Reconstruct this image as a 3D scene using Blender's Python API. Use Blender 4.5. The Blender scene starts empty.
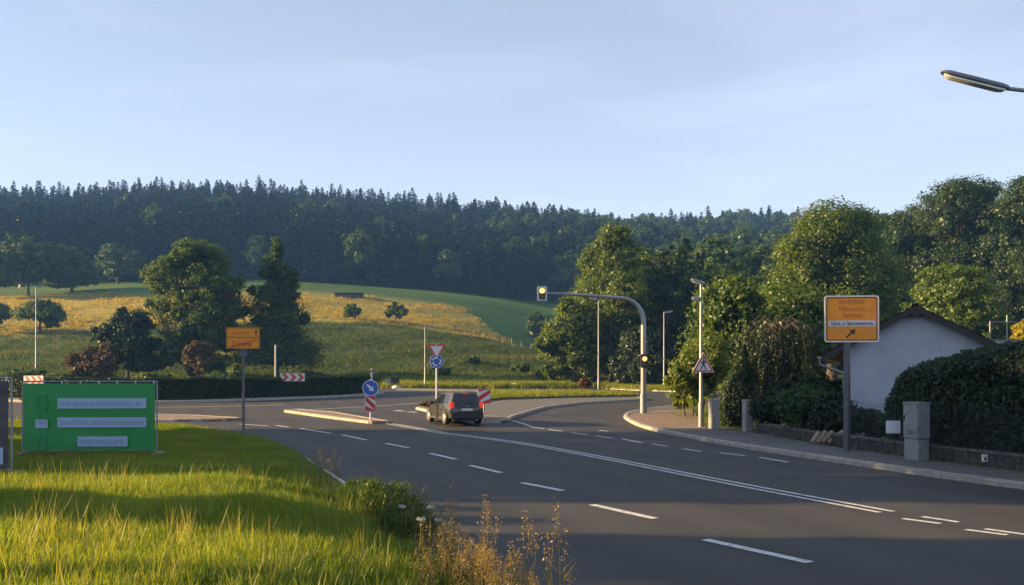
import bpy, bmesh, math, random
import numpy as np
from mathutils import Vector, Matrix
R = math.radians
rng = np.random.default_rng(7)
random.seed(7)
SC = bpy.context.scene
COL = SC.collection

# ------------------------------------------------------------------ camera, sky, sun, exposure
F = 850.0; CX = 512.0; HY = 380.0; H = 2.0          # focal length (px), horizon row, eye height
cd = bpy.data.cameras.new('camera'); cam = bpy.data.objects.new('camera', cd); COL.objects.link(cam)
cam.location = (0, 0, H); cam.rotation_euler = (R(90), 0, 0)
cd.sensor_width = 36; cd.lens = 36 * F / 1024; cd.shift_y = (HY - 292.5) / 1024
cd.clip_start = 0.1; cd.clip_end = 5000
SC.camera = cam
SUN_EL = 14.0
SUN_DIR = Vector((-1, 0.03, math.tan(R(SUN_EL)))).normalized()   # towards the sun
w = bpy.data.worlds.new('World'); SC.world = w; w.use_nodes = True
nt = w.node_tree; nt.nodes.clear()
wo = nt.nodes.new('ShaderNodeOutputWorld'); bg = nt.nodes.new('ShaderNodeBackground')
sky = nt.nodes.new('ShaderNodeTexSky'); sky.sky_type = 'NISHITA'; sky.sun_disc = False
sky.sun_elevation = R(SUN_EL); sky.sun_rotation = math.atan2(SUN_DIR.x, SUN_DIR.y)
sky.air_density = 1.0; sky.dust_density = 0.3; sky.ozone_density = 3.2; sky.altitude = 300
tc = nt.nodes.new('ShaderNodeTexCoord')
mp = nt.nodes.new('ShaderNodeMapping'); mp.inputs['Scale'].default_value = (1.1, 1.1, 5.5); mp.inputs['Rotation'].default_value = (R(8), R(-9), R(25))
nz = nt.nodes.new('ShaderNodeTexNoise'); nz.inputs['Scale'].default_value = 1.7; nz.inputs['Detail'].default_value = 7; nz.inputs['Roughness'].default_value = 0.55; nz.inputs['Distortion'].default_value = 0.6
rp = nt.nodes.new('ShaderNodeValToRGB'); rp.color_ramp.elements[0].position = 0.46; rp.color_ramp.elements[1].position = 0.9
rp.color_ramp.elements[1].color = (0.17, 0.17, 0.17, 1)
mx = nt.nodes.new('ShaderNodeMixRGB'); mx.inputs['Color2'].default_value = (7.6, 7.8, 8.8, 1)
nt.links.new(tc.outputs['Generated'], mp.inputs['Vector']); nt.links.new(mp.outputs[0], nz.inputs['Vector'])
nt.links.new(nz.outputs['Fac'], rp.inputs['Fac']); 
# thin high veil, denser towards the horizon all round
sxz = nt.nodes.new('ShaderNodeSeparateXYZ'); nt.links.new(tc.outputs['Generated'], sxz.inputs[0])
iv = nt.nodes.new('ShaderNodeMath'); iv.operation = 'SUBTRACT'; iv.use_clamp = True; iv.inputs[0].default_value = 1.0; nt.links.new(sxz.outputs['Z'], iv.inputs[1])
pw = nt.nodes.new('ShaderNodeMath'); pw.operation = 'POWER'; pw.inputs[1].default_value = 4.0; nt.links.new(iv.outputs[0], pw.inputs[0])
vl = nt.nodes.new('ShaderNodeMath'); vl.operation = 'MULTIPLY_ADD'; vl.inputs[1].default_value = 0.66; vl.inputs[2].default_value = 0.20; nt.links.new(pw.outputs[0], vl.inputs[0])
av = nt.nodes.new('ShaderNodeMath'); av.operation = 'ADD'; nt.links.new(vl.outputs[0], av.inputs[0]); nt.links.new(rp.outputs['Color'], av.inputs[1])
nt.links.new(av.outputs[0], mx.inputs['Fac'])
nt.links.new(sky.outputs[0], mx.inputs['Color1']); nt.links.new(mx.outputs[0], bg.inputs['Color'])
nt.links.new(bg.outputs[0], wo.inputs['Surface'])
bg.inputs['Strength'].default_value = 0.05
sl = bpy.data.lights.new('sun', 'SUN'); sun = bpy.data.objects.new('sun', sl); COL.objects.link(sun)
sl.energy = 5.0; sl.angle = R(0.5); sl.color = (1.0, 0.68, 0.31)
sun.rotation_euler = (-SUN_DIR).to_track_quat('-Z', 'Y').to_euler()
SC.view_settings.view_transform = 'Standard'; SC.view_settings.look = 'None'
SC.view_settings.gamma = 1; SC.view_settings.use_curve_mapping = False
SC.view_settings.exposure = 1.85
SC.render.engine = 'CYCLES'
SC.cycles.use_denoising = True
SC.cycles.max_bounces = 6; SC.cycles.diffuse_bounces = 3; SC.cycles.glossy_bounces = 2
SC.cycles.transmission_bounces = 3; SC.cycles.transparent_max_bounces = 6; SC.cycles.volume_bounces = 0
SC.cycles.caustics_reflective = False; SC.cycles.caustics_refractive = False

# ------------------------------------------------------------------ terrain
_ty = np.array([-60., 32, 52, 70, 92]); _tz = np.array([0., 0, .8, 1.1, 1.2])
_hy = np.arange(92, 901, 2.0)
_hs = np.interp(_hy, [92, 100, 130, 250, 262, 425, 470, 900], [.03, .08, .185, .19, .25, .255, .05, .02])
_hz = 1.2 + np.concatenate([[0], np.cumsum(_hs[:-1] * 2)])
def zf(X, Y):
    X = np.asarray(X, float); Y = np.asarray(Y, float)
    near = np.interp(Y, _ty, _tz)
    h = np.interp(Y, _hy, _hz) - 1.2
    fx = np.clip(1 - .0013 * X, .93, 1.14)
    t = np.clip((Y - 100) / 60, 0, 1)
    bump = t * (1.1 * np.sin(X * .045 + Y * .02) + .8 * np.sin(X * .02 - Y * .05 + 1)) - 5 * np.exp(-((X - 22) / 26) ** 2) * np.clip((Y - 110) / 60, 0, 1) * np.clip((300 - Y) / 60, 0, 1)
    return np.where(Y <= 92, near, 1.2 + h * fx + bump)
def z1(x, y): return float(zf(x, y))
def G(px, py, dz=0.0):
    """point of the ground under a picture position"""
    dx = (px - CX) / F; dz_ = (HY - py) / F
    a, b = 2.0, 2.0
    while b < 700 and H + b * dz_ > z1(dx * b, b) + dz: a = b; b += .5
    for _ in range(30):
        m = (a + b) / 2
        if H + m * dz_ > z1(dx * m, m) + dz: a = m
        else: b = m
    return Vector((dx * b, b, z1(dx * b, b) + dz))
def at(px, Y, dz=0.0):
    X = (px - CX) / F * Y
    return Vector((X, Y, z1(X, Y) + dz))
def zpx(py, Y): return H + (HY - py) / F * Y

# ------------------------------------------------------------------ materials
MATS = {}
def nodes_of(name):
    m = bpy.data.materials.new(name); m.use_nodes = True
    return m, m.node_tree.nodes, m.node_tree.links, m.node_tree.nodes['Principled BSDF']
def mat(name, col, rough=.6, var=.12, scale=6.0, bump=0.0, metal=0.0, bscale=None, col2=None, emit=None, estr=0, spec=.5, coat=0):
    if name in MATS: return MATS[name]
    m, N, L, P = nodes_of(name)
    P.inputs['Roughness'].default_value = rough; P.inputs['Metallic'].default_value = metal
    P.inputs['Specular IOR Level'].default_value = spec
    P.inputs['Coat Weight'].default_value = coat
    if emit:
        P.inputs['Emission Color'].default_value = (*emit, 1); P.inputs['Emission Strength'].default_value = estr
    g = N.new('ShaderNodeNewGeometry')
    n1 = N.new('ShaderNodeTexNoise'); n1.inputs['Scale'].default_value = scale; n1.inputs['Detail'].default_value = 6
    n1.inputs['Roughness'].default_value = .65
    L.new(g.outputs['Position'], n1.inputs['Vector'])
    r = N.new('ShaderNodeValToRGB')
    c = np.array(col); c2 = np.array(col2) if col2 else np.clip(c * (1 + var * 1.6), 0, 1)
    c1 = c * (1 - var * 1.6) if not col2 else c
    r.color_ramp.elements[0].position = .3; r.color_ramp.elements[1].position = .7
    r.color_ramp.elements[0].color = (*c1, 1); r.color_ramp.elements[1].color = (*c2, 1)
    L.new(n1.outputs['Fac'], r.inputs['Fac']); L.new(r.outputs['Color'], P.inputs['Base Color'])
    if bump:
        n2 = N.new('ShaderNodeTexNoise'); n2.inputs['Scale'].default_value = bscale or scale * 8; n2.inputs['Detail'].default_value = 4
        L.new(g.outputs['Position'], n2.inputs['Vector'])
        b = N.new('ShaderNodeBump'); b.inputs['Strength'].default_value = bump; b.inputs['Distance'].default_value = .02
        L.new(n2.outputs['Fac'], b.inputs['Height']); L.new(b.outputs[0], P.inputs['Normal'])
    MATS[name] = m
    return m
def leafmat(name, ca, cb, trans=.4, tcol=None, dry=None):
    """leaf: diffuse + translucent, colour differs from leaf to leaf and from clump to clump"""
    if name in MATS: return MATS[name]
    m, N, L, P = nodes_of(name); N.remove(P)
    out = [n for n in N if n.type == 'OUTPUT_MATERIAL'][0]
    g = N.new('ShaderNodeNewGeometry'); oi = N.new('ShaderNodeObjectInfo')
    nz = N.new('ShaderNodeTexNoise'); nz.inputs['Scale'].default_value = .35; nz.inputs['Detail'].default_value = 3
    L.new(g.outputs['Position'], nz.inputs['Vector'])
    a = N.new('ShaderNodeMath'); a.operation = 'MULTIPLY_ADD'; a.inputs[1].default_value = .45; L.new(g.outputs['Random Per Island'], a.inputs[0])
    b = N.new('ShaderNodeMath'); b.operation = 'MULTIPLY_ADD'; b.inputs[1].default_value = 1.3; b.inputs[2].default_value = -.45; L.new(nz.outputs['Fac'], b.inputs[0])
    L.new(b.outputs[0], a.inputs[2])
    c = N.new('ShaderNodeMath'); c.operation = 'MULTIPLY_ADD'; c.inputs[1].default_value = .25; L.new(oi.outputs['Random'], c.inputs[0]); L.new(a.outputs[0], c.inputs[2])
    r = N.new('ShaderNodeValToRGB'); r.color_ramp.elements[0].position = .15; r.color_ramp.elements[1].position = .95
    r.color_ramp.elements[0].color = (*ca, 1); r.color_ramp.elements[1].color = (*cb, 1)
    L.new(c.outputs[0], r.inputs['Fac'])
    src = r.outputs['Color']
    if dry:
        n3 = N.new('ShaderNodeTexNoise'); n3.inputs['Scale'].default_value = dry[1]; n3.inputs['Detail'].default_value = 4
        mpp = N.new('ShaderNodeMapping'); mpp.inputs['Scale'].default_value = dry[3] if len(dry) > 3 else (1, 1, 1)
        L.new(g.outputs['Position'], mpp.inputs['Vector']); L.new(mpp.outputs[0], n3.inputs['Vector'])
        r3 = N.new('ShaderNodeValToRGB'); r3.color_ramp.elements[0].position = dry[2]; r3.color_ramp.elements[1].position = dry[2] + .18
        L.new(n3.outputs['Fac'], r3.inputs['Fac'])
        mxx = N.new('ShaderNodeMixRGB'); mxx.inputs['Color2'].default_value = (*dry[0], 1)
        L.new(r3.outputs['Color'], mxx.inputs['Fac']); L.new(src, mxx.inputs['Color1']); src = mxx.outputs[0]
    d = N.new('ShaderNodeBsdfDiffuse'); t = N.new('ShaderNodeBsdfTranslucent'); gl = N.new('ShaderNodeBsdfGlossy'); gl.inputs['Roughness'].default_value = .45
    gl.inputs['Color'].default_value = (1, 1, 1, 1)
    L.new(src, d.inputs['Color'])
    hs = N.new('ShaderNodeMixRGB'); hs.blend_type = 'MULTIPLY'; hs.inputs['Fac'].default_value = 1; hs.inputs['Color2'].default_value = (*(tcol or (1.9, 1.7, .7)), 1)
    L.new(src, hs.inputs['Color1']); L.new(hs.outputs[0], t.inputs['Color'])
    m1 = N.new('ShaderNodeMixShader'); m1.inputs['Fac'].default_value = trans
    L.new(d.outputs[0], m1.inputs[1]); L.new(t.outputs[0], m1.inputs[2])
    m2 = N.new('ShaderNodeMixShader'); m2.inputs['Fac'].default_value = .025
    L.new(m1.outputs[0], m2.inputs[1]); L.new(gl.outputs[0], m2.inputs[2]); L.new(m2.outputs[0], out.inputs['Surface'])
    MATS[name] = m
    return m

def ground_mat():
    m, N, L, P = nodes_of('meadow'); P.inputs['Roughness'].default_value = .9; P.inputs['Specular IOR Level'].default_value = .1
    g = N.new('ShaderNodeNewGeometry')
    def noise(scale, det, sc):
        mpp = N.new('ShaderNodeMapping'); mpp.inputs['Scale'].default_value = sc
        n = N.new('ShaderNodeTexNoise'); n.inputs['Scale'].default_value = scale; n.inputs['Detail'].default_value = det; n.inputs['Roughness'].default_value = .6
        L.new(g.outputs['Position'], mpp.inputs['Vector']); L.new(mpp.outputs[0], n.inputs['Vector']); return n
    a = noise(.05, 7, (.35, 1.3, .2)); b = noise(.9, 6, (1, 1, 1))
    ad = N.new('ShaderNodeMath'); ad.operation = 'MULTIPLY_ADD'; ad.inputs[1].default_value = .45; L.new(b.outputs['Fac'], ad.inputs[0]); L.new(a.outputs['Fac'], ad.inputs[2])
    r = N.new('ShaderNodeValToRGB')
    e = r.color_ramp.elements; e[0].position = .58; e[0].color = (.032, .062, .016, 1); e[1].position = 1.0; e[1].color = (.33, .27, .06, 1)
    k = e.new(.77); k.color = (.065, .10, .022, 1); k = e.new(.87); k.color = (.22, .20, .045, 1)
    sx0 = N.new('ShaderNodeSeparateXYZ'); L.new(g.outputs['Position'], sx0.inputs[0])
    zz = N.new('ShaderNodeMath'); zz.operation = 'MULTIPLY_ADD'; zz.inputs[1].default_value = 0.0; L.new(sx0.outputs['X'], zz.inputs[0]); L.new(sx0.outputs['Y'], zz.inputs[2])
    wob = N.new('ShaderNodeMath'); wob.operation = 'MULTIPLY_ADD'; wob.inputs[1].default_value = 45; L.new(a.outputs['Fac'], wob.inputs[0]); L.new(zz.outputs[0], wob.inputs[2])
    hay = N.new('ShaderNodeMapRange'); hay.inputs['From Min'].default_value = 180; hay.inputs['From Max'].default_value = 192; hay.inputs['To Max'].default_value = .24; L.new(wob.outputs[0], hay.inputs['Value'])  # yellow hay band; also paints the sunlit strip above the shaded lower slope
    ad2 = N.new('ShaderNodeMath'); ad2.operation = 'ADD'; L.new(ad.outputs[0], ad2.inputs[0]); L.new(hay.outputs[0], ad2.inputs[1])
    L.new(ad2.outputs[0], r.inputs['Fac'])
    # the upper field is a mown green pasture: boundary across the slope
    sx = N.new('ShaderNodeSeparateXYZ'); L.new(g.outputs['Position'], sx.inputs[0])
    xr_ = N.new('ShaderNodeMapRange'); xr_.inputs['From Min'].default_value = -12; xr_.inputs['From Max'].default_value = 20; xr_.inputs['To Max'].default_value = 110; L.new(sx.outputs['X'], xr_.inputs['Value'])
    q = N.new('ShaderNodeMath'); q.operation = 'ADD'; L.new(xr_.outputs[0], q.inputs[0]); wq = N.new('ShaderNodeMath'); wq.operation = 'MULTIPLY_ADD'; wq.inputs[1].default_value = 40; L.new(a.outputs['Fac'], wq.inputs[0]); L.new(sx.outputs['Y'], wq.inputs[2]); L.new(wq.outputs[0], q.inputs[1])
    mr = N.new('ShaderNodeMapRange'); mr.inputs['From Min'].default_value = 226; mr.inputs['From Max'].default_value = 236; L.new(q.outputs[0], mr.inputs['Value'])
    r2 = N.new('ShaderNodeValToRGB'); r2.color_ramp.elements[0].color = (.05, .10, .022, 1); r2.color_ramp.elements[1].color = (.09, .15, .03, 1)
    r2.color_ramp.elements[0].position = .35; r2.color_ramp.elements[1].position = .65
    L.new(a.outputs['Fac'], r2.inputs['Fac'])
    mx = N.new('ShaderNodeMixRGB'); L.new(mr.outputs[0], mx.inputs['Fac']); L.new(r.outputs['Color'], mx.inputs['Color1']); L.new(r2.outputs['Color'], mx.inputs['Color2'])
    L.new(mx.outputs[0], P.inputs['Base Color'])
    bp = N.new('ShaderNodeBump'); bp.inputs['Strength'].default_value = .9; bp.inputs['Distance'].default_value = .3
    L.new(b.outputs['Fac'], bp.inputs['Height']); L.new(bp.outputs[0], P.inputs['Normal'])
    return m
def asphalt_mat():
    m, N, L, P = nodes_of('asphalt'); P.inputs['Roughness'].default_value = .72; P.inputs['Specular IOR Level'].default_value = .35
    g = N.new('ShaderNodeNewGeometry')
    def noise(scale, det):
        n = N.new('ShaderNodeTexNoise'); n.inputs['Scale'].default_value = scale; n.inputs['Detail'].default_value = det
        L.new(g.outputs['Position'], n.inputs['Vector']); return n
    a = noise(.22, 9); b = noise(60, 3); a.inputs['Roughness'].default_value = .68
    # wheel tracks run along the road
    sx = N.new('ShaderNodeSeparateXYZ'); L.new(g.outputs['Position'], sx.inputs[0])
    u = N.new('ShaderNodeMath'); u.operation = 'MULTIPLY_ADD'; u.inputs[1].default_value = .4; L.new(sx.outputs['Y'], u.inputs[0]); L.new(sx.outputs['X'], u.inputs[2])
    sn = N.new('ShaderNodeMath'); sn.operation = 'SINE'; um = N.new('ShaderNodeMath'); um.operation = 'MULTIPLY'; um.inputs[1].default_value = 3.4
    L.new(u.outputs[0], um.inputs[0]); L.new(um.outputs[0], sn.inputs[0])
    s2 = N.new('ShaderNodeMath'); s2.operation = 'MULTIPLY_ADD'; s2.inputs[1].default_value = .08; L.new(sn.outputs[0], s2.inputs[0]); L.new(a.outputs['Fac'], s2.inputs[2])
    ad = N.new('ShaderNodeMath'); ad.operation = 'MULTIPLY_ADD'; ad.inputs[1].default_value = .35; L.new(b.outputs['Fac'], ad.inputs[0]); L.new(s2.outputs[0], ad.inputs[2])
    r = N.new('ShaderNodeValToRGB'); e = r.color_ramp.elements
    e[0].position = .35; e[0].color = (.025, .0235, .0215, 1); e[1].position = 1.0; e[1].color = (.066, .060, .053, 1)
    L.new(ad.outputs[0], r.inputs['Fac']); L.new(r.outputs['Color'], P.inputs['Base Color'])
    bp = N.new('ShaderNodeBump'); bp.inputs['Strength'].default_value = .35; bp.inputs['Distance'].default_value = .01
    L.new(b.outputs['Fac'], bp.inputs['Height']); L.new(bp.outputs[0], P.inputs['Normal'])
    return m
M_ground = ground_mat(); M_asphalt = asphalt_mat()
M_soil = mat('soil', (.05, .06, .02), .95, .3, 2.0, .6)
def worn_paint():
    m, N, L, P = nodes_of('worn_road_paint'); P.inputs['Roughness'].default_value = .65
    g = N.new('ShaderNodeNewGeometry'); n1 = N.new('ShaderNodeTexNoise'); n1.inputs['Scale'].default_value = 7; n1.inputs['Detail'].default_value = 9; n1.inputs['Roughness'].default_value = .75
    L.new(g.outputs['Position'], n1.inputs['Vector']); r = N.new('ShaderNodeValToRGB'); e = r.color_ramp.elements
    e[0].position = .36; e[0].color = (.10, .097, .09, 1); e[1].position = .50; e[1].color = (.60, .585, .55, 1); k = e.new(.43); k.color = (.45, .44, .41, 1)
    L.new(n1.outputs['Fac'], r.inputs['Fac']); L.new(r.outputs['Color'], P.inputs['Base Color']); return m
M_paint = worn_paint()
M_kerb = mat('kerb_stone', (.34, .31, .26), .8, .18, 5.0, .3)
M_paving = mat('paving_grey', (.115, .106, .095), .85, .15, 3.0, .35, bscale=14)
M_redpave = mat('paving_red', (.215, .15, .10), .85, .16, 3.0, .35, bscale=14)
M_galv = mat('galvanised_steel', (.25, .26, .27), .5, .1, 12, 0, metal=.55)
M_darksteel = mat('dark_steel', (.10, .11, .12), .5, .1, 12, 0, metal=.3)
M_black = mat('black_plastic', (.018, .018, .02), .5, .1)
M_white = mat('white_sheet', (.62, .62, .60), .45, .05)
M_red = mat('sign_red', (.50, .03, .03), .45, .05)
M_blue = mat('sign_blue', (.02, .10, .42), .45, .05)
M_orange = mat('sign_orange', (.74, .25, .004), .5, .04, 4)
M_orange_text = mat('sign_faded_letters', (.36, .12, .015), .6, .05)
M_signblack = mat('sign_black', (.03, .025, .02), .55, .05)
M_concrete = mat('concrete', (.30, .29, .27), .9, .15, 6, .4)
M_bark = mat('bark', (.075, .058, .042), .95, .25, 5, .8, bscale=14)
M_palebark = mat('pale_bark', (.28, .25, .2), .9, .25, 5, .5)
M_amber = mat('amber_lens', (.9, .45, .05), .3, .02, emit=(1.0, .50, .16), estr=.5)
M_offlens = mat('dark_lens', (.05, .03, .015), .25, .05)

# ------------------------------------------------------------------ mesh helpers
class MB:
    def __init__(s): s.v = []; s.f = []
    def add(s, vs, fs):
        o = len(s.v); s.v += [tuple(v) for v in vs]; s.f += [tuple(i + o for i in f) for f in fs]; return s
    def box(s, x0, x1, y0, y1, z0, z1, b=0.0):
        if b > 0:
            bm = bmesh.new(); bmesh.ops.create_cube(bm, size=1)
            for v in bm.verts: v.co = Vector(((x0 + x1) / 2 + v.co.x * (x1 - x0), (y0 + y1) / 2 + v.co.y * (y1 - y0), (z0 + z1) / 2 + v.co.z * (z1 - z0)))
            bmesh.ops.bevel(bm, geom=bm.edges[:], offset=b, segments=2, affect='EDGES')
            bm.verts.index_update()
            s.add([v.co[:] for v in bm.verts], [[v.index for v in f.verts] for f in bm.faces]); bm.free(); return s
        return s.add([(x0, y0, z0), (x1, y0, z0), (x1, y1, z0), (x0, y1, z0), (x0, y0, z1), (x1, y0, z1), (x1, y1, z1), (x0, y1, z1)],
                     [(3, 2, 1, 0), (4, 5, 6, 7), (0, 1, 5, 4), (1, 2, 6, 5), (2, 3, 7, 6), (3, 0, 4, 7)])
    def tube(s, pts, r, n=10, cap=True):
        pts = [Vector(p) for p in pts]; rr = r if isinstance(r, (list, tuple)) else [r] * len(pts)
        rings = []; up = None
        for i, p in enumerate(pts):
            t = (pts[min(i + 1, len(pts) - 1)] - pts[max(i - 1, 0)]).normalized()
            if up is None: up = t.orthogonal().normalized()
            a = (up - t * up.dot(t)); a = a.normalized() if a.length > 1e-6 else t.orthogonal().normalized(); up = a
            b = t.cross(a)
            rings.append([p + (a * math.cos(q) + b * math.sin(q)) * rr[i] for q in [2 * math.pi * k / n for k in range(n)]])
        vs = [v for ring in rings for v in ring]; fs = []
        for i in range(len(rings) - 1):
            for k in range(n):
                fs.append((i * n + k, i * n + (k + 1) % n, (i + 1) * n + (k + 1) % n, (i + 1) * n + k))
        if cap: fs.append(tuple(range(n - 1, -1, -1))); fs.append(tuple((len(rings) - 1) * n + k for k in range(n)))
        return s.add(vs, fs)
    def prism(s, poly, d0, d1, plane='xz'):
        """polygon extruded along the missing axis"""
        def P(u, v, d): return (u, d, v) if plane == 'xz' else ((u, v, d) if plane == 'xy' else (d, u, v))
        n = len(poly)
        vs = [P(u, v, d0) for u, v in poly] + [P(u, v, d1) for u, v in poly]
        fs = [tuple(range(n)), tuple(range(2 * n - 1, n - 1, -1))] + [(i, (i + 1) % n, n + (i + 1) % n, n + i) for i in range(n)]
        return s.add(vs, fs)
    def mesh(s, name, material, smooth=False):
        me = bpy.data.meshes.new(name); me.from_pydata(s.v, [], s.f); me.update()
        bm = bmesh.new(); bm.from_mesh(me); bmesh.ops.recalc_face_normals(bm, faces=bm.faces[:]); bm.to_mesh(me); bm.free()
        if material: me.materials.append(material)
        if smooth:
            me.polygons.foreach_set('use_smooth', [True] * len(me.polygons))
            try: me.set_sharp_from_angle(angle=R(40))
            except Exception: pass
        return me
    def build(s, name, material, parent=None, smooth=False, loc=None):
        o = bpy.data.objects.new(name, s.mesh(name, material, smooth)); COL.objects.link(o)
        if parent is not None: o.parent = parent
        if loc is not None: o.location = loc
        return o
def disc(r, n=28, cx=0, cz=0, a0=0): return [(cx + r * math.cos(a0 + 2 * math.pi * k / n), cz + r * math.sin(a0 + 2 * math.pi * k / n)) for k in range(n)]
def rrect(x0, x1, z0, z1, r, n=4):
    out = []
    for (cx, cz, a) in ((x1 - r, z1 - r, 0), (x0 + r, z1 - r, 90), (x0 + r, z0 + r, 180), (x1 - r, z0 + r, 270)):
        for k in range(n + 1): q = R(a + 90 * k / n); out.append((cx + r * math.cos(q), cz + r * math.sin(q)))
    return out
def thing(name, label, cat, loc=(0, 0, 0), rz=0, group=None):
    o = bpy.data.objects.new(name, None); COL.objects.link(o); o.location = loc; o.rotation_euler = (0, 0, rz)
    o.empty_display_size = .2
    tag(o, label, cat, group); return o
def tag(o, label=None, cat=None, group=None, kind=None):
    if label: o['label'] = label
    if cat: o['category'] = cat
    if group: o['group'] = group
    if kind: o['kind'] = kind
    return o
def struct(o): o['kind'] = 'structure'; return o
def fastmesh(name, V, quads, material):
    me = bpy.data.meshes.new(name); nv = len(V); k = quads.shape[1]; nf = len(quads)
    me.vertices.add(nv); me.vertices.foreach_set('co', np.ascontiguousarray(V, dtype=np.float32).ravel())
    me.loops.add(nf * k); me.loops.foreach_set('vertex_index', np.ascontiguousarray(quads, dtype=np.int32).ravel())
    me.polygons.add(nf); me.polygons.foreach_set('loop_start', np.arange(0, nf * k, k, dtype=np.int32))
    try: me.polygons.foreach_set('loop_total', np.full(nf, k, dtype=np.int32))
    except Exception: pass
    me.update(calc_edges=True); me.validate()
    if material: me.materials.append(material)
    return me
def mobj(name, me, parent=None, loc=None):
    o = bpy.data.objects.new(name, me); COL.objects.link(o)
    if parent is not None: o.parent = parent
    if loc is not None: o.location = loc
    return o

def sheet_bm(poly, ybreak=2.0):
    bm = bmesh.new(); vs = [bm.verts.new((p[0], p[1], 0)) for p in poly]; bm.faces.new(vs)
    bmesh.ops.triangulate(bm, faces=bm.faces[:])
    ys = [p[1] for p in poly]; y = math.ceil(max(min(ys), 30) / ybreak) * ybreak
    while y < max(ys):
        bmesh.ops.bisect_plane(bm, geom=bm.verts[:] + bm.edges[:] + bm.faces[:], plane_co=(0, y, 0), plane_no=(0, 1, 0), dist=1e-5); y += ybreak
    return bm
def sheet(name, poly, off, material, parent=None, raised=False):
    bm = sheet_bm(poly)
    for v in bm.verts: v.co.z = z1(v.co.x, v.co.y) + off
    bmesh.ops.recalc_face_normals(bm, faces=bm.faces[:])
    if bm.faces and sum(f.normal.z for f in bm.faces) < 0: bmesh.ops.reverse_faces(bm, faces=bm.faces[:])
    if raised:
        be = [e for e in bm.edges if len(e.link_faces) == 1]
        low = {}
        for e in be:
            for v in e.verts:
                if v not in low: low[v] = bm.verts.new((v.co.x, v.co.y, v.co.z - off - .06))
        for e in be:
            a, b = e.verts; bm.faces.new((a, b, low[b], low[a]))
    me = bpy.data.meshes.new(name); bm.to_mesh(me); bm.free(); me.materials.append(material)
    return mobj(name, me, parent)
def resample(pts, step):
    pts = [Vector((p[0], p[1], 0)) for p in pts]; out = [pts[0].copy()]; acc = 0
    for a, b in zip(pts, pts[1:]):
        d = (b - a).length; t = step - acc
        while t <= d: out.append(a + (b - a) * (t / d)); t += step
        acc = (d - (t - step))
    if (out[-1] - pts[-1]).length > step * .3: out.append(pts[-1])
    return out
def smooth_line(pts, it=2):
    pts = [Vector((p[0], p[1])) for p in pts]
    for _ in range(it):
        q = [pts[0]]
        for a, b in zip(pts, pts[1:]): q += [a * .75 + b * .25, a * .25 + b * .75]
        q.append(pts[-1]); pts = q
    return [(p.x, p.y) for p in pts]
def kerb(parent, pts, h, side=1, width=.16, step=1.0):
    """row of single kerb stones; the stones lie on the side given (left of the direction of travel = 1)"""
    P = resample(pts, step)
    for a, b in zip(P, P[1:]):
        d = (b - a); L = d.length
        if L < .2: continue
        d /= L; n = Vector((-d.y, d.x, 0)) * side
        a2 = a + d * .006; b2 = b - d * .006; e = random.uniform(-.004, .004)
        vs = []
        for p in (a2, b2):
            zz = z1(p.x, p.y)
            for (o, hh) in ((-.02, -.05), (-.02, h - .03), (.02, h + e), (width, h + e), (width, -.05)):
                q = p + n * o; vs.append((q.x, q.y, zz + hh))
        MB().add(vs, [(0, 1, 6, 5), (1, 2, 7, 6), (2, 3, 8, 7), (3, 4, 9, 8), (4, 3, 2, 1, 0), (5, 6, 7, 8, 9)]).build('kerb_stone', M_kerb, parent)
def stripe(parent, pts, width, off=.008):
    pts = [Vector((p[0], p[1], 0)) for p in pts]; V = []
    fine = resample(pts, 1.0)
    for i, p in enumerate(fine):
        d = (fine[min(i + 1, len(fine) - 1)] - fine[max(i - 1, 0)]).normalized(); n = Vector((-d.y, d.x, 0)) * width / 2
        for q in (p + n, p - n): V.append((q.x, q.y, z1(q.x, q.y) + off))
    k = len(fine)
    return MB().add(V, [(2 * i, 2 * i + 1, 2 * i + 3, 2 * i + 2) for i in range(k - 1)]).build('lane_marking', M_paint, parent)
def xy(pts, dz=0): return [tuple(G(x, y, dz)[:2]) for x, y in pts]

# ------------------------------------------------------------------ foliage helpers
def unit(v): return v / np.maximum(np.linalg.norm(v, axis=1, keepdims=True), 1e-9)
def leaves(C, out, size, flat=.5, aspect=.55, droop=0.0, r=None):
    """rhombic leaves at the points C turned partly outwards"""
    r = r or rng
    n = len(C); nrm = unit(out * flat + unit(r.normal(size=(n, 3))) * (1 - flat) + np.array([0, 0, .15]))
    t = r.normal(size=(n, 3)); t[:, 2] -= droop; u = unit(t - nrm * np.sum(t * nrm, 1, keepdims=True)); v = np.cross(nrm, u)
    s = (size * r.uniform(.6, 1.35, (n, 1)))
    fold = nrm * s * .18
    V = np.stack([C - u * s, C + v * s * aspect + fold, C + u * s, C - v * s * aspect + fold], 1).reshape(-1, 3)
    Q = np.arange(4 * n).reshape(-1, 4)
    return V, Q
def crown_pts(blobs, n, spread=.13, per=34, r=None, inner=.55):
    r = r or rng
    B = np.array(blobs, float); wgt = (B[:, 3] * B[:, 4] + B[:, 4] * B[:, 5] + B[:, 3] * B[:, 5]); wgt /= wgt.sum()
    nc = max(6, int(n / per)); bi = r.choice(len(B), nc, p=wgt)
    d = unit(r.normal(size=(nc, 3))); d[:, 2] = np.where(d[:, 2] < -.55, -d[:, 2], d[:, 2])
    rad = inner + (1.02 - inner) * r.uniform(0, 1, (nc, 1)) ** .45
    cc = B[bi, :3] + d * rad * B[bi, 3:6]
    ci = r.integers(0, nc, n); sc = B[bi[ci], 3:6].mean(1, keepdims=True)
    off = r.normal(size=(n, 3)).clip(-2.2, 2.2) * np.array([1, 1, .7]) * spread * np.minimum(sc, 3.0)
    P = cc[ci] + off
    o = unit((P - B[bi[ci], :3]) / B[bi[ci], 3:6] ** 1.0 * .7 + unit(off + 1e-6) * .5)
    return P, o
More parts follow.
